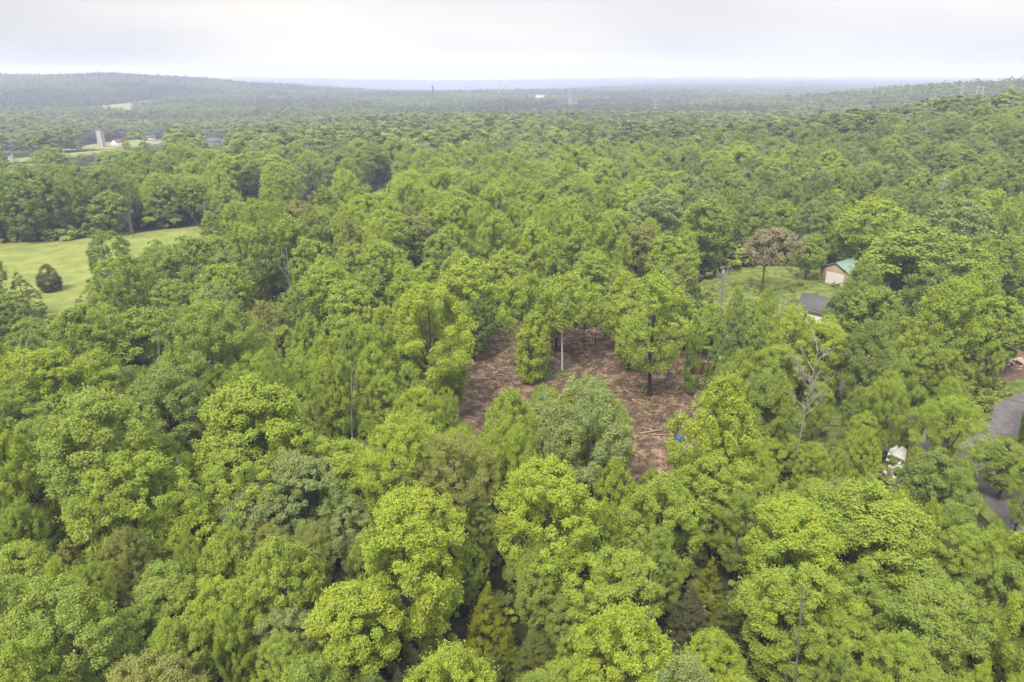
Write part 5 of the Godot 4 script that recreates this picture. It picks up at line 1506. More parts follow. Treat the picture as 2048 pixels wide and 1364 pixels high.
	filler(-66.4, -75.2, 18.7, 7.5, "domed_b_near", 2, 0.41)
	filler(-40.3, -36.0, 17.9, 9.0, "round_b_near", 0, 5.25)
	filler(4.1, -40.3, 13.3, 6.7, "oval_a_near", 1, 4.36)
	filler(6.7, -103.2, 10.6, 4.4, "oval_a_near", 1, 2.72)
	filler(20.4, -42.1, 12.5, 6.7, "domed_a_near", 1, 1.8)
	filler(-84.8, -123.3, 11.4, 5.2, "oval_b_mid", 2, 4.9)
	filler(-92.4, -112.1, 18.8, 6.4, "oval_b_near", 0, 5.72)
	filler(-21.5, -127.0, 19.1, 7.6, "domed_b_mid", 1, 0.9)
	filler(-89.9, -118.1, 15.0, 8.8, "domed_c_mid", 2, 3.0)
	filler(15.9, -90.0, 14.7, 5.7, "oval_b_near", 1, 3.45)
	filler(33.8, -35.6, 14.1, 10.3, "round_a_near", 2, 3.13)
	filler(-56.9, -122.7, 17.4, 10.2, "round_b_mid", 2, 2.08)
	filler(17.0, -34.2, 15.9, 6.8, "feather_a_near", 2, 0.96)
	filler(-7.5, -80.7, 15.9, 7.1, "feather_a_near", 0, 3.68)
	filler(43.3, -101.7, 14.1, 7.8, "round_a_near", 1, 5.1)
	filler(78.1, -108.3, 9.5, 4.2, "feather_a_near", 3, 0.43)
	filler(61.6, -66.9, 8.9, 5.2, "oval_a_near", 1, 1.44)
	filler(-16.6, -63.1, 11.7, 5.0, "oval_a_near", 2, 5.15)
	filler(-68.1, -130.0, 15.7, 7.2, "feather_b_mid", 2, 4.97)
	filler(89.8, -99.2, 20.6, 7.9, "feather_b_near", 1, 4.17)
	filler(89.9, -130.3, 20.6, 7.0, "domed_a_mid", 2, 0.16)
	filler(-75.2, -129.3, 14.5, 5.8, "oval_b_mid", 3, 4.54)
	filler(84.4, -92.6, 20.1, 7.6, "round_a_near", 2, 6.15)
	filler(-41.8, -122.1, 11.2, 5.3, "domed_c_mid", 1, 6.27)
	filler(-91.5, -103.5, 15.9, 8.1, "domed_b_near", 1, 4.4)
	filler(-61.2, -130.4, 17.5, 5.7, "feather_a_mid", 2, 0.31)
	filler(-6.5, -90.2, 9.0, 5.6, "domed_a_near", 4, 5.29)
	filler(38.9, -97.4, 16.0, 5.0, "oval_a_near", 3, 1.38)
	filler(-112.4, -127.8, 14.2, 8.6, "domed_b_mid", 2, 4.06)
	filler(-105.5, -120.4, 14.8, 5.8, "feather_b_mid", 2, 5.98)
	filler(-65.2, -83.8, 15.5, 9.9, "round_b_near", 2, 4.47)
	filler(-75.8, -83.9, 20.6, 9.7, "domed_a_near", 1, 0.85)
	filler(-57.8, -80.5, 18.8, 6.8, "oval_b_near", 5, 1.84)
	filler(-15.3, -128.2, 19.4, 5.6, "feather_b_mid", 5, 5.77)
	filler(-81.8, -128.1, 14.1, 7.5, "round_a_mid", 3, 0.94)
	filler(-41.8, -90.3, 16.9, 8.7, "domed_a_near", 1, 3.83)
	filler(-62.9, -105.2, 13.5, 4.6, "oval_b_near", 2, 2.6)
	filler(-48.8, -124.4, 9.4, 5.6, "domed_b_mid", 4, 1.01)
	filler(-1.1, -95.3, 8.4, 4.9, "domed_a_near", 0, 3.91)
	filler(-27.5, -61.0, 10.4, 4.2, "oval_b_near", 2, 0.27)
	filler(-80.8, -87.6, 10.6, 6.2, "domed_a_near", 5, 0.68)
	filler(-71.8, -76.6, 14.4, 4.7, "domed_c_near", 2, 2.38)
	filler(46.7, -70.8, 10.2, 4.3, "oval_b_near", 3, 0.45)
	filler(67.4, -92.8, 14.4, 4.7, "feather_a_near", 1, 0.36)
	filler(68.1, -76.4, 14.1, 4.5, "feather_b_near", 1, 3.61)
	filler(-0.7, -84.3, 10.7, 5.2, "round_a_near", 1, 4.66)
	filler(-10.7, -44.4, 9.6, 4.1, "domed_c_near", 1, 5.52)
	filler(-11.3, -106.0, 7.9, 4.8, "round_a_near", 4, 0.84)
	filler(10.2, -40.6, 10.7, 3.9, "feather_b_near", 1, 2.71)
	filler(31.3, -91.8, 15.6, 6.6, "round_a_near", 1, 1.98)
	filler(36.9, -87.9, 10.0, 5.7, "round_a_near", 0, 3.77)
	filler(27.4, -39.3, 10.5, 4.1, "feather_b_near", 2, 3.07)
	filler(-0.1, -102.0, 8.8, 4.4, "feather_a_near", 0, 5.89)
	filler(-8.0, -38.5, 15.7, 3.8, "feather_b_near", 1, 2.35)
	filler(-36.1, -33.4, 13.9, 5.0, "round_b_near", 1, 0.35)
	filler(-20.4, -119.0, 13.4, 4.7, "oval_b_mid", 2, 4.38)
	filler(-35.9, -41.2, 11.1, 3.9, "oval_a_near", 0, 0.95)
	filler(-58.1, -114.6, 13.9, 4.5, "oval_b_near", 1, 3.96)
	filler(16.7, -71.7, 12.8, 6.3, "round_a_near", 0, 3.18)
	filler(80.5, -91.5, 14.7, 3.9, "feather_a_near", 2, 5.72)
	filler(42.5, -108.4, 10.1, 6.9, "domed_b_near", 3, 3.48)
	filler(-45.2, -45.3, 10.1, 4.5, "feather_a_near", 0, 3.9)
	filler(-57.1, -90.6, 11.0, 4.5, "feather_b_near", 1, 1.65)
	filler(-14.8, -35.4, 15.7, 5.0, "oval_b_near", 1, 3.46)
	filler(-25.1, -110.7, 10.0, 4.7, "oval_a_near", 0, 1.6)
	filler(-59.4, -110.1, 15.7, 5.2, "domed_b_near", 4, 4.71)
	filler(-87.1, -106.9, 12.3, 3.6, "feather_b_near", 1, 3.25)
	filler(-85.6, -113.9, 14.3, 3.8, "feather_a_near", 1, 0.84)
	filler(3.4, -36.5, 14.3, 4.6, "feather_b_near", 1, 1.47)
	filler(-63.5, -113.8, 11.0, 3.8, "oval_a_near", 1, 2.33)
	filler(46.5, -83.9, 9.9, 4.7, "round_b_near", 3, 4.63)
	filler(49.7, -74.2, 10.7, 3.8, "oval_b_near", 0, 1.13)
	filler(-32.3, -33.1, 11.4, 4.6, "oval_a_near", 2, 4.48)
	filler(37.7, -40.8, 13.5, 4.5, "oval_a_near", 0, 4.11)
	filler(-60.5, -83.1, 10.7, 4.0, "feather_a_near", 5, 0.54)
	filler(-71.8, -115.4, 9.9, 3.3, "oval_b_near", 1, 4.19)
	filler(-68.7, -116.1, 9.0, 4.6, "oval_b_near", 2, 0.57)
	filler(47.1, -64.4, 15.8, 3.7, "oval_a_near", 1, 0.78)
	filler(-58.2, -60.9, 15.4, 3.8, "feather_a_near", 1, 3.73)
	filler(-41.9, -84.6, 11.6, 3.7, "oval_a_near", 1, 1.5)
	filler(27.3, -88.2, 8.2, 3.4, "oval_a_near", 1, 5.51)
	filler(49.3, -90.4, 8.0, 3.5, "feather_b_near", 3, 3.02)
	filler(5.1, -106.6, 9.7, 4.2, "round_b_near", 2, 2.03)
	filler(-81.7, -112.2, 11.8, 4.4, "oval_a_near", 0, 5.0)
	filler(44.2, -42.8, 12.3, 5.2, "domed_a_near", 0, 0.19)
	filler(-3.5, -35.0, 13.7, 5.7, "round_b_near", 5, 4.55)
	filler(-7.6, -95.1, 8.5, 4.0, "feather_a_near", 5, 0.34)
	filler(-83.4, -119.8, 12.9, 4.6, "oval_a_mid", 4, 0.95)
	filler(-53.6, -80.4, 12.6, 5.5, "feather_a_near", 1, 5.98)
	filler(83.7, -118.3, 9.6, 3.7, "round_a_mid", 0, 4.28)
	filler(-4.5, -87.3, 11.0, 4.6, "feather_b_near", 1, 1.4)
	filler(-81.9, -94.4, 11.5, 4.6, "oval_a_near", 1, 0.73)
	filler(-27.4, -87.7, 11.9, 4.5, "oval_b_near", 1, 6.11)
	filler(44.9, -88.0, 9.1, 4.0, "oval_b_near", 3, 4.18)
	filler(-42.7, -95.5, 11.0, 5.2, "domed_b_near", 4, 5.15)
	filler(81.7, -88.7, 13.3, 5.3, "oval_b_near", 2, 0.88)
	filler(56.2, -55.6, 15.2, 5.1, "oval_b_near", 0, 3.92)
	filler(-43.2, -109.9, 11.5, 4.7, "oval_b_near", 1, 2.22)
	filler(-15.1, -98.7, 13.4, 4.2, "oval_a_near", 1, 1.48)
	filler(-25.1, -68.8, 8.9, 3.7, "domed_a_near", 2, 2.09)
	filler(61.3, -71.3, 7.6, 2.6, "oval_a_near", 1, 3.85)
	filler(-44.8, -114.3, 13.7, 4.8, "domed_a_near", 0, 2.19)
	filler(24.9, -42.8, 10.5, 3.8, "oval_b_near", 1, 2.42)
	filler(-51.0, -99.3, 11.5, 3.9, "oval_a_near", 4, 0.86)
	filler(-75.4, -104.3, 12.3, 4.9, "round_a_near", 0, 5.22)
	filler(31.2, -87.8, 15.2, 4.0, "oval_a_near", 2, 4.07)
	filler(22.1, -76.9, 11.6, 3.7, "feather_a_near", 1, 5.05)
	filler(-22.0, -91.0, 11.6, 3.5, "feather_a_near", 2, 2.72)
	filler(-65.3, -100.0, 12.7, 5.4, "round_a_near", 5, 5.35)
	filler(-6.3, -47.7, 10.1, 3.8, "oval_a_near", 5, 3.25)
	filler(-74.8, -108.0, 12.9, 5.9, "domed_b_near", 1, 3.72)
	filler(-30.2, -113.8, 13.2, 5.9, "round_b_near", 4, 3.6)
	filler(2.5, -83.1, 11.6, 4.5, "feather_b_near", 2, 4.65)
	filler(-44.1, -80.2, 12.3, 6.5, "round_a_near", 0, 2.48)
	filler(-63.9, -110.5, 11.4, 4.2, "feather_b_near", 1, 0.61)
	filler(35.3, -96.5, 15.6, 5.5, "round_b_near", 0, 0.21)
	filler(-80.1, -103.1, 14.4, 4.0, "feather_a_near", 2, 1.27)
	filler(36.6, -100.1, 10.1, 4.7, "oval_b_near", 2, 0.25)
	filler(-50.0, -59.4, 10.7, 4.0, "oval_b_near", 4, 5.58)
	filler(-84.7, -103.2, 11.9, 6.4, "domed_c_near", 2, 3.02)
	filler(56.6, -70.1, 10.3, 3.1, "oval_b_near", 2, 4.77)
	filler(27.2, -46.5, 7.9, 3.0, "feather_a_near", 2, 0.0)
	filler(-19.5, -82.6, 11.3, 5.8, "domed_c_near", 5, 2.95)
	filler(-62.3, -118.1, 10.1, 6.6, "round_b_mid", 4, 5.59)
	filler(-7.3, -66.2, 11.1, 4.0, "feather_a_near", 1, 3.89)
	filler(-32.1, -37.2, 12.0, 4.4, "oval_b_near", 1, 2.69)
	filler(38.3, -66.7, 11.9, 4.8, "oval_a_near", 2, 2.92)
	filler(-69.0, -111.8, 10.5, 6.1, "domed_b_near", 4, 0.63)
	filler(-30.1, -103.3, 10.5, 7.0, "domed_a_near", 1, 0.97)
	filler(84.3, -97.9, 16.0, 3.9, "oval_a_near", 2, 1.0)
	filler(4.0, -102.1, 11.3, 3.6, "oval_b_near", 1, 2.35)
	filler(-56.9, -105.8, 14.9, 3.7, "oval_b_near", 0, 2.42)
	filler(-78.9, -107.0, 11.1, 4.8, "feather_a_near", 1, 5.53)
	filler(-13.1, -47.3, 7.8, 3.0, "feather_a_near", 4, 0.96)
	filler(41.9, -95.2, 15.4, 4.8, "oval_a_near", 1, 1.6)
	filler(-58.9, -86.2, 11.3, 6.1, "round_b_near", 2, 1.74)
	filler(-51.7, -118.0, 15.8, 3.7, "oval_a_near", 1, 1.01)
	filler(-33.3, -107.5, 13.9, 5.9, "domed_a_near", 1, 1.8)
	filler(-13.7, -80.0, 16.0, 4.2, "oval_b_near", 2, 1.48)
	filler(-12.9, -64.5, 12.6, 4.5, "oval_a_near", 1, 3.03)
	filler(-39.0, -94.3, 14.0, 4.0, "feather_a_near", 1, 0.2)
	filler(10.3, -101.9, 12.3, 4.4, "domed_a_near", 1, 5.81)
	filler(-95.9, -108.1, 11.9, 5.8, "round_b_near", 1, 2.32)
	filler(-23.8, -43.4, 10.7, 3.8, "feather_b_near", 0, 5.89)
	filler(21.4, -34.7, 11.3, 3.7, "oval_a_near", 3, 4.32)
	filler(-103.1, -136.6, 11.3, 7.0, "feather_b_mid", 2, 4.23)
	filler(0.2, -241.5, 18.4, 8.4, "oval_b_mid", 1, 2.96)
	filler(198.2, -243.8, 22.9, 11.6, "oval_b_mid", 3, 5.94)
	filler(182.2, -238.3, 22.2, 15.6, "round_b_mid", 2, 0.74)
	filler(-95.5, -213.6, 11.7, 11.3, "round_b_mid", 2, 4.2)
	filler(74.4, -233.3, 17.4, 8.8, "oval_a_mid", 2, 1.83)
	filler(103.4, -178.3, 22.8, 12.6, "round_a_mid", 2, 4.24)
	filler(-96.8, -168.6, 14.4, 8.5, "domed_b_mid", 2, 4.58)
	filler(156.9, -211.2, 22.1, 8.3, "oval_a_mid", 2, 1.03)
	filler(5.8, -211.5, 17.7, 12.8, "domed_b_mid", 1, 1.26)
	filler(-64.3, -197.3, 20.2, 12.3, "round_b_mid", 2, 0.16)
	filler(125.7, -214.1, 17.8, 15.5, "domed_b_mid", 4, 1.45)
	filler(158.1, -204.2, 19.0, 11.0, "oval_b_mid", 1, 0.49)
	filler(172.5, -213.1, 20.9, 11.4, "domed_b_mid", 2, 2.52)
	filler(-104.7, -206.8, 9.0, 6.9, "round_b_mid", 3, 6.11)
	filler(-42.8, -242.8, 18.1, 12.1, "oval_b_mid", 1, 2.29)
	filler(145.4, -177.5, 17.2, 15.0, "round_b_mid", 2, 1.96)
	filler(151.4, -194.5, 19.6, 11.1, "domed_b_mid", 4, 2.94)
	filler(-95.8, -237.6, 18.4, 11.6, "round_b_mid", 1, 1.78)
	filler(-78.6, -221.1, 20.4, 8.6, "feather_b_mid", 1, 4.6)
	filler(53.1, -233.6, 21.2, 11.0, "oval_a_mid", 5, 4.51)
	filler(-4.2, -220.1, 17.9, 10.3, "oval_b_mid", 2, 1.03)
	filler(-78.2, -196.6, 18.4, 11.4, "domed_b_mid", 0, 1.51)
	filler(-91.0, -198.1, 14.2, 6.9, "oval_a_mid", 4, 4.22)
	filler(82.1, -160.2, 11.3, 7.2, "feather_a_mid", 2, 5.91)
	filler(146.3, -212.6, 18.0, 12.4, "domed_a_mid", 2, 4.06)
	filler(-14.2, -168.1, 17.1, 7.5, "oval_b_mid", 1, 2.7)
	filler(-78.0, -231.4, 19.4, 9.0, "feather_b_mid", 2, 6.13)
	filler(186.1, -223.8, 21.6, 10.9, "round_a_mid", 1, 0.04)
	filler(35.3, -225.0, 17.9, 10.4, "feather_b_mid", 1, 0.38)
	filler(-96.5, -194.5, 13.9, 8.6, "round_b_mid", 2, 4.89)
	filler(167.8, -206.3, 18.8, 8.4, "oval_b_mid", 2, 2.58)
	filler(115.4, -195.1, 21.0, 11.4, "domed_a_mid", 2, 0.28)
	filler(-25.8, -165.6, 15.9, 7.2, "oval_a_mid", 1, 3.44)
	filler(-92.8, -205.3, 12.6, 10.0, "oval_a_mid", 2, 6.21)
	filler(-13.3, -176.3, 15.8, 10.0, "oval_a_mid", 0, 3.26)
	filler(-106.3, -196.8, 10.5, 8.8, "round_b_mid", 1, 2.2)
	filler(-90.5, -187.1, 14.8, 10.7, "round_a_mid", 4, 0.59)
	filler(12.4, -234.4, 17.3, 11.4, "feather_b_mid", 0, 0.45)
	filler(120.5, -187.8, 19.3, 9.9, "oval_b_mid", 4, 5.64)
	filler(154.6, -229.5, 19.4, 10.4, "oval_a_mid", 2, 3.08)
	filler(-65.0, -225.6, 18.7, 12.7, "round_b_mid", 1, 5.88)
	filler(168.9, -229.2, 18.9, 15.3, "round_a_mid", 2, 0.34)
	filler(108.4, -220.9, 19.6, 9.7, "oval_a_mid", 1, 1.53)
	filler(-101.2, -159.6, 11.8, 7.6, "oval_b_mid", 3, 0.32)
	filler(-123.3, -145.6, 17.5, 11.1, "domed_b_mid", 1, 2.5)
	filler(128.6, -158.9, 19.1, 10.1, "oval_a_mid", 2, 0.38)
	filler(15.4, -211.4, 22.7, 10.1, "round_a_mid", 2, 1.6)
	filler(-89.8, -158.3, 17.4, 7.4, "oval_a_mid", 1, 2.56)
	filler(123.5, -233.3, 20.1, 13.9, "round_a_mid", 2, 1.92)
	filler(49.7, -195.1, 18.2, 7.8, "oval_a_mid", 1, 0.32)
	filler(-132.4, -159.1, 21.9, 14.3, "round_b_mid", 2, 0.24)
	filler(136.8, -163.6, 19.9, 13.6, "round_b_mid", 2, 6.1)
	filler(7.6, -197.7, 21.5, 8.0, "oval_b_mid", 0, 1.13)
	filler(-105.6, -175.5, 11.9, 12.7, "round_b_mid", 4, 3.19)
	filler(112.2, -185.7, 21.5, 10.7, "oval_b_mid", 1, 2.53)
	filler(-100.1, -185.8, 14.3, 11.9, "domed_b_mid", 2, 3.34)
	filler(45.3, -240.2, 18.3, 8.8, "feather_b_mid", 0, 0.53)
	filler(57.8, -154.5, 9.7, 11.2, "round_b_mid", 2, 1.97)
	filler(145.1, -240.1, 19.4, 11.5, "oval_b_mid", 2, 0.68)
	filler(62.6, -215.0, 22.1, 11.3, "round_b_mid", 1, 3.4)
	filler(112.4, -176.5, 22.3, 10.2, "oval_b_mid", 2, 5.79)
	filler(165.6, -219.1, 18.6, 11.9, "feather_b_mid", 4, 3.76)
	filler(33.2, -215.1, 19.2, 14.2, "domed_b_mid", 1, 5.38)
	filler(161.8, -192.1, 23.0, 11.4, "oval_b_mid", 1, 1.35)
	filler(24.2, -243.2, 19.6, 12.7, "oval_b_mid", 1, 0.11)
	filler(26.4, -165.3, 14.7, 6.6, "feather_b_mid", 1, 3.39)

func build_dead_trees() -> void:
	dead_tree(-25.8, -96.6, 17.0, 4.8, "snag_fork", bark_pale, "pale forked snag with two leaning stems at the middle of the wood", 3.06)
	dead_tree(-25.2, -110.1, 7.7, 3.1, "snag_pole", bark_pale, "thin bare pole left of another pair of poles by the clearing", 3.59)
	dead_tree(-14.7, -113.2, 8.2, 2.2, "snag_pole", bark_grey, "thin grey bare pole at the clearing's left edge", 2.37)
	dead_tree(43.1, -89.7, 23.8, 8.1, "snag_broad", bark_pale, "tall bleached dead tree with a broad fan of bare branches", 3.93)
	dead_tree(26.8, -48.1, 17.0, 3.3, "snag_fork", bark_grey, "grey two-stemmed snag rising in front of the pale lime trees", 4.56)
	dead_tree(23.3, -43.5, 17.0, 2.2, "snag_pole", bark_grey, "short bare pole beside the grey two-stemmed snag", 5.73)
	dead_tree(13.3, -50.9, 17.0, 2.2, "snag_pole", bark_pale, "thin white snag between the brown cedars and the light olive tree", 1.93)
	dead_tree(-96.2, -326.0, 17.0, 14.5, "snag_bush", bark_grey, "grey many-stemmed bare tree beyond the near wood", 2.82)
	dead_tree(-146.5, -260.3, 17.0, 6.8, "snag_bush", bark_grey, "small bare tree in the tree line behind the pasture", 5.19)
	dead_tree(-109.6, -239.3, 17.0, 10.5, "snag_bush", bark_grey, "grey bare spreading tree at the pasture's far corner", 1.41)
	dead_tree(23.7, -157.8, 14.4, 6.4, "snag_fork", bark_pale, "pale bare many-forked tree at the clearing's back rim", 0.73)
	dead_tree(-58.1, -171.7, 17.0, 9.0, "snag_bush", bark_grey, "cluster of bare grey stems within the mid wood", 1.96)
	dead_tree(-76.2, -157.2, 17.0, 6.6, "snag_twiggy", bark_dark, "dark brown dead tree with one long bare arm", 0.55)
	dead_tree(-39.5, -70.3, 17.0, 2.2, "snag_fork", bark_pale, "small white snag in the dark gap behind the bright toothed tree", 4.85)
	dead_tree(-53.6, -72.9, 17.0, 2.2, "snag_pole", bark_pale, "white pole snag left of the bright toothed tree", 5.15)
	dead_tree(-60.7, -71.7, 17.0, 3.6, "snag_fork", bark_grey, "grey snag at the frame's edge above the front rows", 1.96)
	dead_tree(49.7, -136.9, 10.5, 12.0, "snag_broad", bark_pale, "whitish dead tree with low sweeping boughs near the dark red mound", 0.82)
	dead_tree(141.7, -193.9, 17.0, 14.4, "snag_twiggy", bark_grey, "large twiggy brown-grey dead tree at the dark wood edge", 0.51)
	dead_tree(25.3, -95.4, 8.3, 4.2, "snag_fork", bark_dark, "dark bare sapling forked low, on the near weeds of the clearing", 1.54)
	dead_tree(17.3, -82.7, 5.9, 2.9, "snag_fork", bark_dark, "dark forked trunk at the clearing's tip", 0.53)
	dead_tree(93.9, -164.1, 17.0, 7.4, "snag_fork", bark_pale, "pale dead tree in front of the big dense barn tree", 2.69)
	dead_tree(33.4, -274.8, 17.0, 9.9, "snag_twiggy", bark_grey, "twiggy grey bare tree in the far part of the wood", 3.62)
	dead_tree(17.6, -284.0, 17.0, 12.3, "snag_fork", bark_grey, "forked bare tree left of the twiggy grey one", 1.54)
	dead_tree(49.4, -94.0, 7.0, 2.4, "snag_pole", bark_dark, "thin dark leaning trunk before the roadside logs", 0.39)
	dead_tree(52.1, -96.2, 7.4, 2.2, "snag_pole", bark_dark, "second thin dark trunk, nearer the vivid lime tree", 4.4)
	dead_tree(70.8, -80.4, 5.4, 2.8, "snag_pole", bark_dark, "dark leaning bare trunk at the road's edge by the double yellow line", 0.3)
	dead_tree(55.7, -77.6, 5.3, 4.1, "snag_bush", bark_grey, "low tangle of bare grey stems beside the white concrete slab", 1.26)
	dead_tree(53.7, -165.8, 13.3, 6.5, "snag_bush", bark_pale, "pale bare stems at the near edge of the grassy yard", 1.8)
	dead_tree(136.5, -217.1, 17.0, 6.4, "snag_twiggy", bark_grey, "small grey dead top poking between the barn trees", 2.35)
	dead_tree(-44.0, -118.8, 17.0, 3.7, "snag_fork", bark_pale, "thin white stems behind the yellowish-brown crown", 0.62)
	dead_tree(-64.4, -113.6, 17.0, 3.6, "snag_fork", bark_pale, "slim pale snag before the wide dark-bottomed green tree", 2.64)
	dead_tree(-60.5, -114.9, 17.0, 2.7, "snag_pole", bark_pale, "pale pole close to the slim pale snag", 1.97)
	dead_tree(55.6, -133.9, 17.0, 4.1, "snag_bush", bark_grey, "bare shrubby tree between the yard and the grey-roofed house", 4.72)

func build_forest() -> void:
	var bare_ground := []
	bare_ground.append(PackedVector2Array([Vector2(-12.9, -135.5), Vector2(-3.0, -160.3), Vector2(4.6, -165.8), Vector2(16.7, -170.5), Vector2(27.3, -162.1), Vector2(35.9, -148.6), Vector2(46.1, -139.1), Vector2(39.7, -119.8), Vector2(36.3, -104.3), Vector2(32.4, -96.2), Vector2(24.8, -87.7), Vector2(19.7, -85.2), Vector2(16.4, -87.7), Vector2(15.0, -100.9), Vector2(8.7, -109.7), Vector2(0.5, -104.3), Vector2(-3.5, -93.2), Vector2(-8.4, -100.9), Vector2(-12.1, -113.6)]))
	bare_ground.append(PackedVector2Array([Vector2(-206.6, -232.4), Vector2(-191.1, -250.2), Vector2(-167.8, -255.0), Vector2(-152.3, -265.2), Vector2(-130.1, -280.0), Vector2(-108.4, -263.5), Vector2(-108.3, -239.5), Vector2(-114.9, -219.3), Vector2(-113.6, -191.7), Vector2(-107.7, -165.8), Vector2(-122.0, -162.1), Vector2(-140.0, -165.8), Vector2(-171.8, -182.3)]))
	bare_ground.append(PackedVector2Array([Vector2(54.9, -196.7), Vector2(69.1, -214.4), Vector2(89.6, -221.7), Vector2(102.4, -220.4), Vector2(121.8, -219.2), Vector2(112.4, -191.7), Vector2(89.9, -165.8), Vector2(75.7, -156.8), Vector2(69.2, -165.8), Vector2(58.9, -165.8), Vector2(50.6, -173.7)]))
	bare_ground.append(PackedVector2Array([Vector2(88.3, -112.6), Vector2(92.8, -117.3), Vector2(102.5, -123.2), Vector2(115.3, -127.9), Vector2(97.4, -104.3), Vector2(90.6, -106.1), Vector2(85.6, -105.7), Vector2(81.0, -102.6), Vector2(76.5, -100.1), Vector2(76.7, -102.6), Vector2(82.1, -106.4)]))
	bare_ground.append(PackedVector2Array([Vector2(103.9, -145.5), Vector2(119.3, -148.6), Vector2(126.3, -145.5), Vector2(112.3, -126.7), Vector2(104.1, -125.5), Vector2(95.4, -122.0), Vector2(94.6, -125.5), Vector2(94.9, -129.1)]))
	bare_ground.append(PackedVector2Array([Vector2(67.3, -107.0), Vector2(71.1, -109.7), Vector2(70.8, -102.6), Vector2(69.9, -99.0), Vector2(63.0, -95.4), Vector2(61.4, -96.2)]))
	bare_ground.append(PackedVector2Array([Vector2(56.2, -122.0), Vector2(66.1, -119.8), Vector2(63.3, -109.7), Vector2(58.2, -102.6), Vector2(52.0, -100.1), Vector2(48.9, -104.3)]))
	var line := [Vector2(74.8, -72.9), Vector2(73.7, -79.2), Vector2(74.0, -84.2), Vector2(74.7, -90.4), Vector2(74.1, -99.6), Vector2(71.9, -107.5), Vector2(71.3, -116.6), Vector2(69.6, -124.8), Vector2(66.9, -133.2), Vector2(63.4, -140.8), Vector2(58.8, -146.7), Vector2(53.1, -151.1)]
	var wood := Node3D.new()
	wood.name = "woodland"
	add_child(wood)
	tag(wood, "mass of leafy trees filling the wood behind the nearer single trees", "woodland", "", "stuff")
	var r := RandomNumberGenerator.new()
	r.seed = 404
	var plain := leaf_mat(Color.WHITE)
	var patchy := FastNoiseLite.new()
	patchy.seed = 33
	patchy.frequency = .006
	var names := ["round_a", "round_b", "oval_a", "oval_b", "domed_a", "domed_b", "domed_c", "feather_a"]
	var far_kits := []
	for k in 6:
		far_kits.append(far_crown(500 + k, 34, 44, .95))
	var far_spots := []
	var far_cols := []
	for k in 6:
		far_spots.append([])
		far_cols.append([])
	var d := 36.0
	while d < 1150.0:
		var step := 11.0 if d < 300 else 13.0 if d < 430 else 15.0
		var x := -.84 * d - 34.0
		while x < .84 * d + 34.0:
			var px := x + r.randf_range(-3.4, 3.4)
			var pz := -(d + r.randf_range(-3.2, 3.2))
			x += step
			var inside := absf(px) < .80 * -pz + 14.0
			if inside and pz > -232.0:
				continue
			var p2 := Vector2(px, pz)
			if crowded(px, pz, 6.4):
				continue
			var open := false
			for q in bare_ground:
				if Geometry2D.is_point_in_polygon(p2, q):
					open = true
			for i in line.size() - 1:
				if Geometry2D.get_closest_point_to_segment(p2, line[i], line[i + 1]).distance_to(p2) < 6.0:
					open = true
			if open:
				continue
			var top := minf(r.randf_range(16.0, 25.0), room(px, pz))
			if room(px, pz) <= 0.0:
				continue
			top = maxf(top, 3.6)
			var wide := r.randf_range(11.0, 17.0) * (1.0 if d < 300 else 1.15 if d < 430 else 1.35) * minf(1.0, top / 13.0 + .22)
			var tone := patchy.get_noise_2d(px, pz) + (.50 if px > 60.0 - (pz + 240.0) * -.1 and pz < -235.0 else 0.0) + (.12 if pz < -430.0 else 0.0) + (.18 if px < -70.0 else 0.0) + r.randfn() * .30
			var c: Color = far_tints[0].lerp(far_tints[1], .5) if tone < -.32 else far_tints[1] if tone < .06 else far_tints[2] if tone < .46 else far_tints[3]
			if r.randf() < .09:
				c = far_tints[[0, 4, 5, 0, 4][r.randi() % 5]]
			var v := r.randf_range(.85, 1.2)
			var t := Transform3D(Basis(Vector3.UP, r.randf() * TAU) * Basis.from_scale(Vector3(wide / 10.0, top / 20.0, wide / 10.0)), at_ground(px, pz, -.4))
			if -pz < 430.0:
				var kit: String = names[r.randi() % names.size()] + "_mid"
				if not spare.has(kit):
					spare[kit] = [[], []]
				spare[kit][0].append(t)
				spare[kit][1].append(Color(c.r * v, c.g * v, c.b * v))
			else:
				var k := r.randi() % 6
				far_spots[k].append(t)
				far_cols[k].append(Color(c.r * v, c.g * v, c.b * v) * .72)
		d += step * .9
	for kit in spare:
		many("crowns", wood, kit_of(kit).crown, plain, spare[kit][0], spare[kit][1])
		many("trunks", wood, kit_of(kit).trunk, bark_dark, spare[kit][0], [])
	var bare_spots := []
	while bare_spots.size() < 90:
		var dd := r.randf_range(235.0, 640.0)
		var px := r.randf_range(-.72, .72) * dd
		if room(px, -dd) < 29.0 or crowded(px, -dd, 5.0):
			continue
		var open := false
		for q in bare_ground:
			if Geometry2D.is_point_in_polygon(Vector2(px, -dd), q):
				open = true
		if not open:
			var size := r.randf_range(.85, 1.15)
			bare_spots.append(Transform3D(Basis(Vector3.UP, r.randf() * TAU) * Basis.from_scale(Vector3(size * 1.2, size, size * 1.2)), at_ground(px, -dd)))
	for part_name in ["trunk", "branches"]:
		many("bare_" + part_name, wood, crown_kits["snag_twiggy"][part_name], bark_pale, bare_spots, [])
	for k in 6:
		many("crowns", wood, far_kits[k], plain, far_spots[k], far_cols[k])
	# low growth under and between the trees
	var scrub := Node3D.new()
	scrub.name = "undergrowth"
	add_child(scrub)
	tag(scrub, "bushes, saplings and weeds growing under the trees and along the edges", "undergrowth", "", "stuff")
	var bushes := []
	for k in 3:
		var V := PackedVector3Array()
		var C := PackedColorArray()
		var I := PackedInt32Array()
		add_far_crown(r, V, C, I, Vector3(0, -.6, 0), 1.5, 3.4, 12, 60, .34, Color.WHITE)
		bushes.append(mesh_of(V, I, C))
	var bs := [[], [], []]
	var bc := [[], [], []]
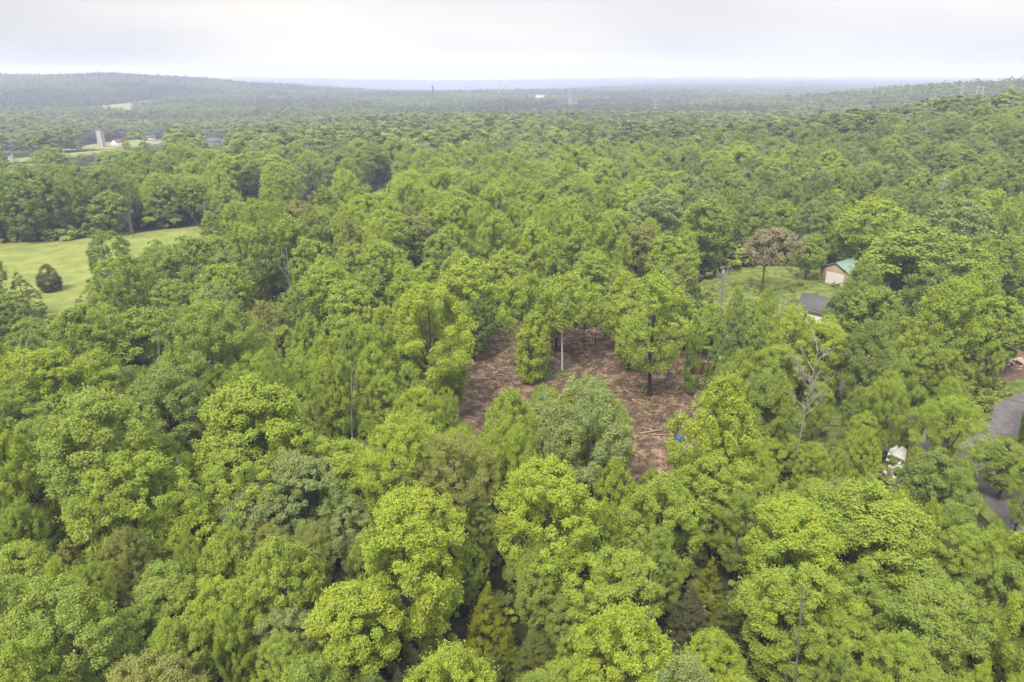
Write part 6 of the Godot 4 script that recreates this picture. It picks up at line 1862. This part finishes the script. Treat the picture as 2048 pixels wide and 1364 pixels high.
	for k in 9000:
		var pd := 30.0 + 240.0 * sqrt(r.randf())
		var px := r.randf_range(-.8, .8) * pd
		var p2 := Vector2(px, -pd)
		var hit := -1
		for q in bare_ground.size():
			if Geometry2D.is_point_in_polygon(p2, bare_ground[q]):
				hit = q
		for i in line.size() - 1:
			if Geometry2D.get_closest_point_to_segment(p2, line[i], line[i + 1]).distance_to(p2) < 4.6:
				hit = 1
		var size := r.randf_range(.6, 1.5)
		if hit == 0 and r.randf() < .16 or hit == 6 and r.randf() < .12 or hit == 2 and r.randf() < .25:
			size = r.randf_range(.12, .42) * (1.6 if hit == 2 else 1.0)
		elif hit >= 0:
			continue
		elif r.randf() < .4:
			size *= .5
		var kk := k % 3
		bs[kk].append(Transform3D(Basis(Vector3.UP, r.randf() * TAU) * Basis.from_scale(Vector3(size * 1.2, size, size * 1.2)), at_ground(px, -pd)))
		var c: Color = far_tints[[1, 2, 2, 3, 5, 1][r.randi() % 6]]
		var v := r.randf_range(.7, 1.1)
		bc[kk].append(Color(c.r * v, c.g * v, c.b * v))
	for k in 2600:
		var pd := 205.0 + 460.0 * r.randf()
		var px := r.randf_range(-.8, .8) * pd
		var clear := room(px, -pd) > 6.0
		for q in bare_ground:
			if Geometry2D.is_point_in_polygon(Vector2(px, -pd), q):
				clear = false
		if clear:
			var size := r.randf_range(1.3, 2.7)
			bs[k % 3].append(Transform3D(Basis(Vector3.UP, r.randf() * TAU) * Basis.from_scale(Vector3(size * 1.3, size, size * 1.3)), at_ground(px, -pd)))
			var c: Color = far_tints[[1, 2, 2, 3, 4, 3][r.randi() % 6]]
			bc[k % 3].append(c * r.randf_range(.75, 1.05))
	for k in 3:
		many("bushes", scrub, bushes[k], plain, bs[k], bc[k])


func build_far() -> void:
	var far := Node3D.new()
	far.name = "distant_forest"
	add_child(far)
	tag(far, "hazy unbroken forest covering the valley, the ridges and the far plain", "forest", "", "stuff")
	var r := RandomNumberGenerator.new()
	r.seed = 808
	var plain := leaf_mat(Color.WHITE)
	var patchy := FastNoiseLite.new()
	patchy.seed = 34
	patchy.frequency = .0016
	var meshes := []
	var spots := []
	var tints := []
	for k in 4:
		meshes.append(canopy_patch(600 + k))
		spots.append([])
		tints.append([])
	var d := 1150.0
	while d < 8600.0:
		var step := 64.0 if d < 3000 else 78.0
		var x := -.84 * d - 60.0
		while x < .84 * d + 60.0:
			var px := x + r.randf_range(-8, 8)
			var pz := -(d + r.randf_range(-8, 8))
			x += step
			var top := room(px, pz)
			if top <= 0.0:
				continue
			top = maxf(top, 3.0)
			var s := 1.0 if d < 3000 else 1.25
			var low := minf(1.0, top / 22.0)
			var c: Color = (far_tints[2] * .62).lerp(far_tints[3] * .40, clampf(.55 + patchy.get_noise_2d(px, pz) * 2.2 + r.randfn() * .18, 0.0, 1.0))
			var v := r.randf_range(.85, 1.2)
			var k := r.randi() % 4
			spots[k].append(Transform3D(Basis(Vector3.UP, (r.randi() % 4) * PI / 2 + r.randf_range(-.2, .2)) * Basis.from_scale(Vector3(s, low * r.randf_range(.85, 1.12), s)), at_ground(px, pz)))
			tints[k].append(Color(c.r * v, c.g * v, c.b * v))
		d += step * .94
	for k in 4:
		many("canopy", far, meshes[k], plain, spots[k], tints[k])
